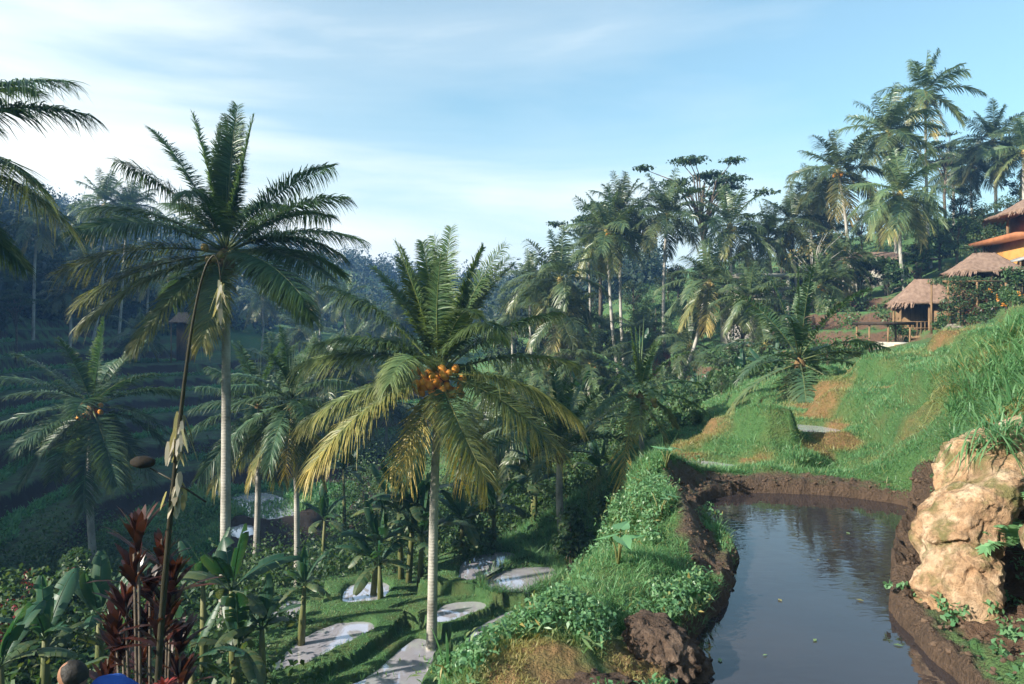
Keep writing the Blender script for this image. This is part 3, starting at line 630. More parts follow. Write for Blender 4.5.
TREES = {}
def tree_mesh(kind, seed):
    key = (kind, seed)
    if key in TREES: return TREES[key]
    g = np.random.default_rng(seed + 300); tb, lb = MB(), MB()
    if kind == 'dense':                      # tall dark broad crown, unit height 10
        tube(tb, [(0, 0, -.5), (.1, 0, 3), (g.normal(0, .3), .2, 6.5), (0, .1, 8.6)], (.28, .2, .12, .04), 7)
        cs = []
        for k in range(22):
            z = g.uniform(3.2, 9.4); r = 2.7 * math.sin(math.pi * np.clip((z - 2.0) / 8.2, .05, .97)) ** .6 * g.uniform(.35, 1.05); a = g.uniform(0, 6.28)
            c = np.array((math.cos(a) * r, math.sin(a) * r, z)); cs.append(c)
            tube(tb, [(0, 0, z * .62), c * .6 + np.array((0, 0, z * .28)), c], (.07, .04, .012), 5)
        leafcloud(lb, cs, g.uniform(.7, 1.35, len(cs)), 130, .34, g, .75, .35)
    elif kind == 'feather':                  # flat tiers, albizia-like, unit height 14
        tube(tb, [(0, 0, -.5), (.2, 0, 5), (-.1, 0, 9), (0, 0, 11)], (.22, .17, .12, .06), 7)
        cs = []
        for k in range(24):
            a = g.uniform(0, 6.28); r = g.uniform(.8, 4.8); z = 12.9 - .16 * r + g.choice((0, -1.1, -2.2)) + g.normal(0, .25)
            c = np.array((math.cos(a) * r, math.sin(a) * r * .8, z)); cs.append(c)
            tube(tb, [(0, 0, 8 + g.uniform(-1.5, 2)), c * np.array((.45, .45, 0)) + (0, 0, z - 1.2), c - (0, 0, .1)], (.08, .05, .02), 5)
        leafcloud(lb, cs, g.uniform(.9, 1.5, len(cs)), 190, .26, g, .17, .1, .03, 1.0)
    elif kind == 'sparse':                   # pale dry open crown, unit height 8
        tube(tb, [(0, 0, -.4), (0, .1, 2.5), (.1, 0, 4.5)], (.16, .13, .09), 7)
        cs = []
        for k in range(15):
            a = g.uniform(0, 6.28); r = g.uniform(.6, 2.6); z = g.uniform(5, 7.8); c = np.array((math.cos(a) * r, math.sin(a) * r, z)); cs.append(c)
            tube(tb, [(.05, 0, 4.0 + g.uniform(-.8, .4)), c * np.array((.5, .5, .85)), c], (.06, .04, .012), 5)
        leafcloud(lb, cs, .65, 22, .3, g, .8, .2, .35)
    elif kind == 'shrub':                    # unit height 2
        cs = [np.array((g.normal(0, .5), g.normal(0, .5), g.uniform(.5, 1.7))) for k in range(11)]
        for c in cs: tube(tb, [(0, 0, -.2), c * np.array((.4, .4, .6)), c], (.035, .022, .006), 5)
        leafcloud(lb, cs, g.uniform(.35, .6, len(cs)), 110, .17, g, .85, .25)
    TREES[key] = (tb.mesh('trunk', M['bark_dark' if kind != 'sparse' else 'bark']), lb.mesh('crown', M['tree' if kind in ('dense', 'feather', 'sparse') else 'shrub']))
    return TREES[key]
def tree(name, label, foot, kind, sc, seed=0, rz=0, group=None, cat='tree'):
    t, c = tree_mesh(kind, seed); root = empty(name, foot, label, cat, group, rz)
    link('trunk' if kind != 'shrub' else 'stem', t, root, None, 0, sc); link('crown' if kind != 'shrub' else 'foliage', c, root, None, 0, sc)
    return root

def rosette(mb, p, n, L, W, g, el=(20, 75), hang=.35, dry=.05):
    """Tuft of strap leaves from one point."""
    a = g.uniform(0, 6.28, n); e = np.radians(g.uniform(el[0], el[1], n))
    d = np.stack((np.cos(a) * np.cos(e), np.sin(a) * np.cos(e), np.sin(e)), -1); wv = np.stack((-np.sin(a), np.cos(a), 0 * a), -1)
    c = np.zeros((n, 4)); c[:, 0] = g.random(n); c[:, 1] = dry * g.random(n); c[:, 3] = 1
    strip_leaves(mb, np.tile(p, (n, 1)), d, wv, L * g.uniform(.7, 1.15, n), W, hang, (.45, .9, 1, .7, .06), (0, .25, .5, .8, 1), c, .1)
def fan_plant(label, foot, n, L, W, mat='weed', name='taro_plant', cat='plant', stem=.4, group=None, seed=0):
    """Broad arrow-shaped leaves on long stalks."""
    g = np.random.default_rng(seed + 70); root = empty(name, foot, label, cat, group); sb, lb = MB(), MB()
    for k in range(n):
        a = k * 2.4 + g.uniform(-.3, .3); h = np.array((math.cos(a), math.sin(a), 0)); e = h * g.uniform(.25, .6) * stem + Z3 * stem * g.uniform(.7, 1.1)
        tube(sb, [(0, 0, -.05), e * (.4, .4, .6), e], (.012, .009, .006), 5)
        s = np.array((-h[1], h[0], 0)); tl = g.uniform(-.1, .4)
        out = [(-.35, .28), (-.1, .5), (.25, .42), (.6, .22), (1.0, 0)]
        d = h * math.cos(tl) - Z3 * math.sin(tl); l = L * g.uniform(.7, 1.15); c = np.array((g.random(), .03, 0, 1)); up = np.cross(d, s) * -1
        mid = [e + d * l * x for x in (-.12, -.1, .25, .6, 1.0)]
        for sg in (1, -1):
            ed = [e + d * l * x + s * sg * W * y * (l / L) + np.array((0, 0, .05 * l)) for x, y in out]
            vs = mid + ed; q = [(i, i + 1, i + 6, i + 5) for i in range(4)]
            lb.add(vs, q if sg > 0 else [t[::-1] for t in q], None, c)
    sb.build('stalk', M['stemgreen'], root); lb.build('leaf_blade', M[mat], root); return root
# ------------------------------------------------------------------ planting
def foot_at(px, Y, dz=-.05):
    x = (px - CX) / F * Y; return np.array((x, Y, H1(x, Y) + dz))
def foot_ray(px, py, y0=3, y1=260):
    """First point of the ground on the line of sight through (px,py)."""
    Y = np.geomspace(y0, y1, 900); p = P(px, py, 1.0); x = p[0] * Y; z = p[2] * Y; h = H(x, Y)
    k = np.nonzero(z < h)[0]
    i = k[0] if len(k) else -1
    return np.array((x[i], Y[i], h[i]))

def plant_palms():
    make_crowns()
    # --- the palm at the left centre, with the arching bamboo before it
    L = [(180, 34, 4.6, .72), (184, 52, 4.5, .62), (172, 64, 4.9, .55), (150, 74, 4.7, .4), (95, 86, 4.7, .06), (70, 83, 4.5, .1), (110, 85, 4.2, .1), (20, 80, 4.3, .22), (172, 78, 4.4, .25),
         (8, 55, 4.5, .55), (0, 40, 4.3, .7), (352, 22, 4.4, .7), (345, 4, 4.3, .75), (338, -14, 4.4, .6), (196, 8, 4.6, .8, .3), (192, -6, 4.7, .66, .25), (212, -16, 4.5, .7, .25), (245, -30, 4.0, 1.0, .3), (285, -35, 3.6, 1.0, .4),
         (318, -2, 4.7, .85), (330, 18, 4.5, .9), (225, 25, 4.4, .95), (90, 45, 4.5, .7), (55, 38, 4.6, .7), (130, 42, 4.6, .7), (112, 12, 4.6, .7), (45, 12, 4.6, .7), (140, -5, 4.5, .6), (70, -15, 4.4, .6), (268, 48, 3.6, 1.1)]
    f = foot_at(224, 22); hero_palm('tall coconut palm with a bare pale trunk rising behind the bamboo pole', f, P(226, 254, 22), .175, L, 'palm', 190, 1.0, .031, .65, 'coconut_green', 7, 1, seed=3, bend=.006)
    # --- the front palm heavy with orange nuts
    L = [(95, 86, 4.6, .1), (165, 72, 4.4, .45), (18, 70, 4.4, .45), (140, 67, 4.3, .5), (40, 66, 4.3, .5), (70, 80, 4.5, .2), (120, 78, 4.3, .2), (178, 74, 4.3, .35), (2, 74, 4.2, .35), (155, 62, 4.2, .5), (25, 62, 4.3, .5), (255, 72, 3.8, .5), (300, 62, 3.6, 1.25, .05), (332, 55, 3.4, 1.2),
         (179, 50, 4.6, .62), (184, 24, 4.6, .85, .12), (190, -2, 4.3, .72, .28), (214, -10, 4.9, 1.05, .6), (285, -22, 4.2, 1.1, .35), (323, -6, 4.8, 1.05, .3), (340, 5, 4.5, .95, .3),
         (0, 20, 4.5, .68, .1), (6, 40, 4.4, .6), (60, 32, 4.2, .7), (120, 30, 4.2, .7), (90, 12, 4.2, .7), (45, -8, 4.2, .6), (135, -8, 4.2, .6, .2), (200, 36, 4.0, .9), (245, 28, 3.6, 1.2, .1)]
    f = foot_at(431, 20.4); hero_palm('coconut palm laden with orange nuts and yellowing lower fronds', f, P(440, 376, 20.4), .16, L, 'palm_front', 190, 1.1, .030, .75, 'coconut', 44, 4, lsc=.93, seed=4, bend=.012)
    # --- the lower palm on the left, against the terraces
    g = np.random.default_rng(7)
    f = foot_at(98, 34); hero_palm('stocky coconut palm standing before the dark terraces on the left', f, P(92, 408, 34), .19, [(a, e, l, d, y * .4) for a, e, l, d, y in crown_specs(25, 4.9, g, 82, -50)], 'palm', 120, .95, .042, .5, 'coconut', 6, 0, seed=5)
    # --- two palms in the valley between
    g = np.random.default_rng(9)
    f = foot_at(297, 30); hero_palm('slim pale-trunked palm between the two large palms, with a small grey crown', f, P(292, 402, 30), .14, [(a, e, l, d, y) for a, e, l, d, y in crown_specs(22, 3.6, g, 80, -58, .8, (.5, 1.2))], 'palm', 100, .95, .04, .8, None, 0, 1, seed=6)
    g = np.random.default_rng(10)
    f = foot_at(254, 33); hero_palm('dark-trunked palm standing close left of the slim grey-crowned palm', f, P(258, 408, 33), .16, [(a, e, l, d, y) for a, e, l, d, y in crown_specs(22, 3.9, g, 80, -58, .5)], 'palm', 100, .95, .04, .8, None, 0, 0, seed=7)
    # --- the palm whose fronds hang into the upper left corner
    L = [(0, 38, 4.9, .72), (352, -4, 5.3, .75, .2), (6, 30, 5.0, .75), (349, 5, 5.2, .8, .1), (20, 75, 4.6, .4), (60, 50, 4.6, .7), (110, 40, 4.5, .7), (150, 35, 4.6, .7), (185, 40, 4.6, .7), (200, 10, 4.6, .7), (230, 30, 4.6, .8), (250, -5, 4.3, .8), (150, -10, 4.5, .7), (100, 0, 4.5, .7), (80, -25, 4.0, .7)]
    f = foot_at(-130, 17); hero_palm('palm at the edge of view whose dark fronds hang over the hazy hill', f, P(-116, 152, 17), .17, L, 'palm', 180, 1.05, .032, .65, None, 0, seed=8)
    # --- young palms near the bank
    g = np.random.default_rng(12)
    yl = [(a, e, l, d, y) for a, e, l, d, y in crown_specs(17, 3.9, g, 86, 8, .2, (.35, .9))]
    f = foot_at(563, 27); hero_palm('young wide-spreading palm beyond the grassy spur, short trunk hidden in bushes', f, P(560, 452, 27), .17, yl, 'palm', 52, .8, .055, .4, None, 0, 0, seed=9)
    g = np.random.default_rng(13); yl = [(a, e, l, d, y) for a, e, l, d, y in crown_specs(20, 2.5, g, 86, -35, .7, (.4, 1.0))]
    f = foot_at(646, 24); hero_palm('slender palm with speckled trunk right behind the end of the grass bank', f, P(640, 396, 24), .10, yl, 'palm_front', 56, .75, .04, .5, 'coconut_green', 6, 2, seed=10)
    g = np.random.default_rng(14); yl = [(a, e, l, d, y) for a, e, l, d, y in crown_specs(21, 3.3, g, 86, -30, .5, (.45, 1.1))]
    f = foot_at(811, 23); hero_palm('bushy young palm on a leaning brown trunk at the foot of the grass slope', f, P(800, 362, 22), .11, yl, 'palm', 64, .75, .04, .55, None, 0, 1, seed=11)
    g = np.random.default_rng(15); yl = [(a, e, l, d, y) for a, e, l, d, y in crown_specs(12, 3.0, g, 84, 5, .3, (.5, 1.1))]
    f = foot_at(700, 36); hero_palm('low young palm sprouting from the undergrowth left of the leafy bush', f, P(700, 408, 36), .13, yl, 'palm', 36, .7, .06, .4, None, 0, 0, seed=12)
    # --- everything farther off: crown pixel, depth, foot pixel, crown mesh, size, label
    G1 = 'coconut palms on the right hillside'; G2 = 'hazy palms on the far left hill'
    rows = [
        (606, 232, 62, 620, 0, 1.0, 'left of the two tall palms standing close together above the young palm', G1),
        (621, 214, 66, 626, 4, 1.0, 'right and higher of the two tall palms standing close together', G1),
        (560, 280, 56, 579, 1, 1.05, 'bushy thick-trunked palm left of the two close tall palms', G1),
        (563, 318, 54, 590, 3, .85, 'low drooping palm with pale hanging fronds under the bushy thick-trunked one', G1),
        (530, 284, 66, 540, 5, .85, 'dark small palm at the left end of the right-hand wood', G1),
        (667, 216, 62, 667, 2, 1.0, 'tall straight-trunked palm in front of the feathery flat-topped tree', G1),
        (730, 226, 64, 727, 3, 1.05, 'straight palm with brown nuts right of the feathery flat-topped tree', G1),
        (709, 282, 55, 672, 6, .95, 'palm on a strongly leaning white trunk with long hanging fronds', G1),
        (768, 240, 66, 772, 5, .95, 'shadowed palm beside the grey concrete balcony', G1),
        (792, 222, 66, 806, 1, .9, 'pale yellowish palm beside the bare branching tree', G1),
        (838, 172, 64, 862, 3, 1.1, 'palm with a pale trunk curving down to the terraces, hanging fronds', G1),
        (888, 134, 66, 898, 2, 1.1, 'tall dark palm directly left of the highest palm', G1),
        (925, 94, 70, 929, 6, 1.15, 'highest palm of the hill with an open spoked crown against the sky', G1),
        (900, 194, 58, 906, 4, 1.05, 'palm with yellow drooping lower fronds and curved grey trunk above the huts', G1),
        (993, 142, 74, 996, 0, 1.05, 'tall palm rising behind the ochre house roof', G1),
        (1024, 152, 70, 1026, 3, 1.0, 'palm cut by the right edge above the thatched upper roof', G1),
        (952, 172, 84, 953, 5, .9, 'small distant palm between the highest palm and the ochre house', G1),
        (588, 250, 76, 590, 2, .9, 'dim palm at the back left of the close tall pair', G1),
        (822, 236, 76, 828, 2, .85, 'shaded palm with a thin brown trunk right of the bare tree', G1),
        (750, 300, 50, 752, 5, .7, 'short dark palm below the concrete balcony', G1),
        (512, 318, 74, 514, 2, .8, 'low dark palm behind the right fronds of the nut-laden palm', G1),
        (105, 205, 98, 92, 4, 1.25, 'left of the twin hazy palms on the skyline behind the tall left palm', G2),
        (130, 207, 104, 118, 2, 1.15, 'right of the twin hazy palms on the skyline', G2),
        (38, 222, 88, 33, 6, 1.0, 'hazy palm with a long white trunk under the overhanging fronds', G2),
        (70, 292, 84, 69, 5, .8, 'small hazy palm on the terraces left of the tall left palm', G2),
        (330, 372, 60, 331, 0, .95, 'blue-shaded palm half hidden behind the left fronds of the nut-laden palm', G2),
        (275, 372, 62, 277, 3, .95, 'blue-shaded palm behind the slim grey-crowned palm', G2),
        (510, 395, 58, 508, 1, .95, 'shaded palm right behind the nut-laden palm', G2),
        (388, 405, 64, 387, 2, .9, 'shaded palm seen through the fronds of the nut-laden palm', G2),
    ]
    rows += [
        (530, 430, 40, 529, 5, .75, 'low palm between the nut-laden palm and the young wide-spreading palm', 'young palms in the green belt'),
        (600, 420, 42, 601, 6, .7, 'low palm just right of the young wide-spreading palm', 'young palms in the green belt'),
        (665, 405, 44, 664, 5, .65, 'low palm below the foot of the leaning white trunk', 'young palms in the green belt'),
        (735, 375, 46, 736, 5, .7, 'low palm behind the leafy grey-green sapling', 'young palms in the green belt'),
        (765, 345, 48, 764, 6, .65, 'low palm left above the bushy young palm', 'young palms in the green belt'),
        (590, 365, 52, 591, 5, .8, 'low palm between the pale trunks of the left end of the wood', 'young palms in the green belt'),
        (690, 345, 56, 691, 6, .75, 'low palm beside the upper part of the leaning white trunk', 'young palms in the green belt'),
        (640, 335, 60, 641, 5, .75, 'low palm in shade between the straight-trunked palm and the close tall pair', 'young palms in the green belt'),
        (545, 372, 54, 546, 6, .8, 'low palm at the left end of the wood under the dark small palm', 'young palms in the green belt'),
        (485, 440, 42, 486, 5, .75, 'low palm seen under the right fronds of the nut-laden palm', 'young palms in the green belt'),
        (812, 196, 74, 816, 4, .9, 'slim palm on the skyline between the bare tree and the palm with the curving trunk', G1),
        (972, 166, 78, 974, 2, .9, 'skyline palm left of the tall palm behind the ochre house', G1),
        (845, 262, 58, 846, 6, .7, 'low palm left of the white house', 'young palms in the green belt'),
        (820, 285, 56, 818, 5, .7, 'low palm at the head of the brown terraces', 'young palms in the green belt')]
    for i, (cx, cy, Y, bx, k, sc, lab, grp) in enumerate(rows):
        far_palm(lab, foot_at(bx, Y, -.2), P(cx, cy, Y), .17 if Y < 80 else .2, k, sc, i * 1.3, grp, i % 3 != 2, .02, i, (0, 0), 'bark')

def plant_hill_palms():
    g = np.random.default_rng(88)
    for i, (px, py, Y) in enumerate(((12, 262, 120), (58, 250, 130), (85, 262, 118), (150, 275, 112), (168, 262, 135), (262, 300, 120), (318, 292, 130), (345, 300, 110), (372, 318, 120), (398, 320, 105), (352, 345, 95), (300, 330, 100), (18, 318, 95), (140, 335, 90))):
        far_palm('hazy palm rising from the blue wood of the far left hill', foot_at(px + g.uniform(-6, 6), Y, -.3), P(px, py, Y), .2, i % 5, g.uniform(.95, 1.2), i, 'palms in the blue wood of the far hill', False, .03, i + 60)

def plant_trees():
    t = [(703, 156, 72, 'feather', 0, 'feathery flat-topped tree against the sky above the leaning palm', 'albizia_tree'),
         (600, 200, 78, 'feather', 1, 'small feathery dark tree behind the two close tall palms', 'albizia_tree'),
         (946, 132, 82, 'feather', 2, 'thin feathery tree just right of the highest palm', 'albizia_tree'),
         (812, 226, 58, 'sparse', 0, 'bare branching pale tree with thin dry leaves among the palms', 'bare_tree')]
    for px, py, Y, kind, sd, lab, nm in t:
        f = foot_at(px, Y, -.3); top = P(px, py, Y)[2]; hgt = {'feather': 13.2, 'sparse': 8.2, 'dense': 9.8}[kind]
        tree(nm, lab, f, kind, (top - f[2]) / hgt, sd, sd * 1.1)
    # dark broad trees making the wood behind the palms
    g = np.random.default_rng(77)
    spots = [(538, 300), (556, 262), (575, 285), (590, 272), (612, 292), (634, 262), (655, 280), (678, 262), (700, 268), (722, 280), (742, 262), (757, 250), (782, 262), (800, 248), (822, 262), (845, 240), (862, 262), (880, 236), (905, 250),
             (925, 228), (940, 205), (957, 195), (975, 178), (985, 215), (1005, 186), (1020, 170), (1045, 150), (1070, 140), (640, 300), (690, 305), (740, 300), (960, 240), (565, 310), (600, 318), (668, 312), (835, 275), (500, 300), (515, 290)]
    for i, (px, py) in enumerate(spots):
        Y = g.uniform(68, 88) if px < 930 else g.uniform(58, 76)
        f = foot_at(px, Y, -.3); top = P(px, py + g.uniform(14, 34), Y)[2]; hh = max(5.0, top - f[2])
        tree('broadleaf_tree', 'dense dark broadleaf tree in the wood behind the palms on the right hillside', f, 'dense', hh / 9.8, i % 4, i * 1.7, 'dark trees of the wood behind the palms')
    for px, py, Y, lab in ((870, 262, 60, 'leafy tree hiding the left end of the white house'), (921, 258, 60, 'leafy tree hiding the right end of the white house'), (862, 284, 57, 'small round tree at the foot of the curving pale trunk'), (888, 278, 56, 'small leafy tree in front of the middle of the white house'), (742, 268, 58, 'dark tree in front of the left side of the concrete house'), (776, 276, 57, 'dark tree in front of the right side of the concrete house'), (982, 228, 47, 'rounded dark tree beside the ochre house wall'), (952, 262, 50, 'bushy tree between the thatched huts'), (765, 355, 42, 'dark leafy tree beside the bushy young palm'), (722, 392, 30, 'leafy grey-green sapling on a thin pale stem at the edge of the slope'), (828, 368, 27, 'dark bush behind the bushy young palm'), (16, 288, 70, 'spreading tree with layered crown on the far left terraces')):
        f = foot_at(px, Y, -.2); top = P(px, py, Y)[2]
        kind = 'feather' if px < 100 else 'dense'; tree('broadleaf_tree' if px > 100 else 'albizia_tree', lab, f, kind, max(.12, (top - f[2]) / (13.2 if kind == 'feather' else 9.8)), 1, px * .1)

def plant_wood():
    """Far woods and undergrowth that read as one mass."""
    g = np.random.default_rng(5)
    mb = MB(); n = 4600                                  # hazy left hill and valley head
    a = np.radians(g.uniform(-62, 12, n)); r = np.exp(g.uniform(np.log(74), np.log(330), n)); x, y = np.sin(a) * r, np.cos(a) * r; z = H(x, y)
    k = (z > -1.0 + 5 * vnoise(x * .03, y * .03, seed=2)) | (y > 150); k &= ~((x > 8) & (y < 110)); x, y, z, r = x[k], y[k], z[k], r[k]
    h = 2.8 + 7.5 * g.random(len(x)) ** 2.2; 
    for q in range(3): leafcloud(mb, np.stack((x + g.normal(0, 1.0, len(x)), y + g.normal(0, 1, len(x)), z + h * (.3 + .28 * q)), -1), h * (.40 - .07 * q) * g.uniform(.7, 1.2, len(x)), 34, .95, g, 1.1, .35, .08)
    tag(mb.build('far_wood', M['wood']), 'hazy blue-green wood covering the far hill', 'wood', kind='stuff')
    mb = MB(); n = 2600                                  # undergrowth below the palms on the right and in the valley
    a = np.radians(g.uniform(-4, 42, n)); r = np.exp(g.uniform(np.log(25), np.log(100), n)); x, y = np.sin(a) * r, np.cos(a) * r; z = H(x, y)
    px = CX + F * x / y
    open_ = ((y < 34) & (x > 7.5)) | ((px > 770) & (y < 64) & (y > 36) & (g.random(n) < .97)) | ((px > 610) & (y > 51) & (y < 62) & (g.random(n) < .8)) | ((px > 860) & (y < 52)) | ((y < 25.5) & (x > 2.2)) | ((px > 480) & (px < 690) & (y < 31))
    open_ |= ((vnoise(x * .16, y * .16, seed=15) > .15) & (y > 30)); open_ &= ~((px > 780) & (px < 890) & (y > 46) & (y < 60) & (g.random(n) < .25))
    k = ~open_; x, y, z, r = x[k], y[k], z[k], r[k]; h = g.uniform(.25, .9, len(x)) * (1 + r / 90)
    for q in range(2): leafcloud(mb, np.stack((x + g.normal(0, .5, len(x)), y + g.normal(0, .5, len(x)), z + h * (.3 + .5 * q)), -1), h * (.9 - .2 * q), 95, .21, g, .8, .3, .06)
    tag(mb.build('undergrowth', M['shrub']), 'dense green undergrowth below the palms', 'undergrowth', kind='stuff')
    mb = MB(); n = 2300                                  # low cover in the shaded valley
    a = np.radians(g.uniform(-50, 4, n)); r = np.exp(g.uniform(np.log(9), np.log(75), n)); x, y = np.sin(a) * r, np.cos(a) * r; z = H(x, y)
    k = (x < -2.5 - .1 * y) | (y > 27)
    for poly, zp, bh, bw in PADDIES: k &= poly_sd(x, y, poly) > .9
    px = CX + F * x / y; py = HY - F * z / y
    k &= ~((px < 190) & (py < 540) & (r > 22) & (g.random(n) < .93)); k &= ~((px > 170) & (px < 340) & (py > 470) & (r > 36)); k &= ~((y > 13) & (y < 30) & (x > -11) & (x < 3) & (g.random(n) < .8))
    k &= ~((py < 440) & (px < 340) & (g.random(n) < .75))
    x, y, z, r = x[k], y[k], z[k], r[k]; h = g.uniform(.35, 1.1, len(x)) * (1 + r / 60)
    for q in range(2): leafcloud(mb, np.stack((x + g.normal(0, .4, len(x)), y + g.normal(0, .4, len(x)), z + h * (.3 + .4 * q)), -1), h * .75, 70, .2, g, .8, .3, .05)
    tag(mb.build('valley_undergrowth', M['shrub']), 'dark low undergrowth in the shaded valley', 'undergrowth', kind='stuff')

def plant_bananas():
    GB = 'banana plants in the shaded valley'
    rows = [ # crown px, py, depth, leaf length, leaves, label
        (236, 590, 15, 1.5, 7, 'banana plant with upright torn leaves right of the red-leaved shrub'),
        (205, 585, 17, 1.4, 7, 'banana plant tucked behind the bamboo pole'),
        (262, 628, 15, 1.3, 7, 'banana plant low to the right of the red-leaved shrub'),
        (100, 618, 15, 1.4, 8, 'banana plant spreading just left of the red-leaved shrub'),
        (46, 640, 14, 1.4, 8, 'banana plant in deep shade at the lower left'),
        (8, 660, 12, 1.3, 7, 'banana plant cut by the lower left edge'),
        (112, 655, 12, 1.3, 7, 'banana plant just behind the head of the stooping person'),
        (210, 662, 12, 1.1, 7, 'banana plant in shade under the upright torn-leaved one'),
        (300, 585, 20, 1.1, 9, 'small banana plant standing alone by the little paddies'),
        (372, 545, 24, 1.7, 8, 'banana plant with blue-green leaves left behind the nut-laden palm trunk'),
        (408, 505, 25, 2.1, 9, 'banana clump with tall sunlit leaves left of the nut-laden palm trunk'),
        (462, 520, 26, 1.8, 8, 'banana plant right behind the nut-laden palm trunk'),
        (494, 508, 27, 1.8, 8, 'banana plant above the white paddy beside the grassy spur'),
        (535, 466, 30, 1.8, 8, 'banana plant left of the young wide-spreading palm'),
        (598, 470, 30, 1.7, 8, 'banana plant right of the young wide-spreading palm'),
        (668, 432, 38, 1.8, 8, 'banana plant behind the slender speckled palm'),
        (690, 420, 40, 2.0, 9, 'tall banana plant between the slender palm and the leafy sapling'),
        (742, 405, 38, 1.8, 8, 'banana plant above the orange dry turf'),
        (770, 392, 36, 1.8, 8, 'banana plant left of the bushy young palm'),
        (640, 352, 52, 2.1, 8, 'banana plant in the bushes below the straight-trunked palm'),
        (345, 470, 40, 1.9, 8, 'banana plant in blue shade left of the hanging dry fronds'),
        (322, 520, 32, 1.6, 8, 'banana plant left of the two small paddies'),
        (585, 395, 50, 2.0, 8, 'banana plant below the thick-trunked bushy palm')]
    for i, (px, py, Y, L, n, lab) in enumerate(rows):
        top = P(px, py, Y); f = foot_at(px, Y); h = top[2] - f[2]
        if h < .5: h = .5
        banana_plant(lab, f, min(h, 4.5), L, L * .29, n, GB, i, 3 if 'clump' in lab else (2 if i in (0, 9, 13, 15) else 1))

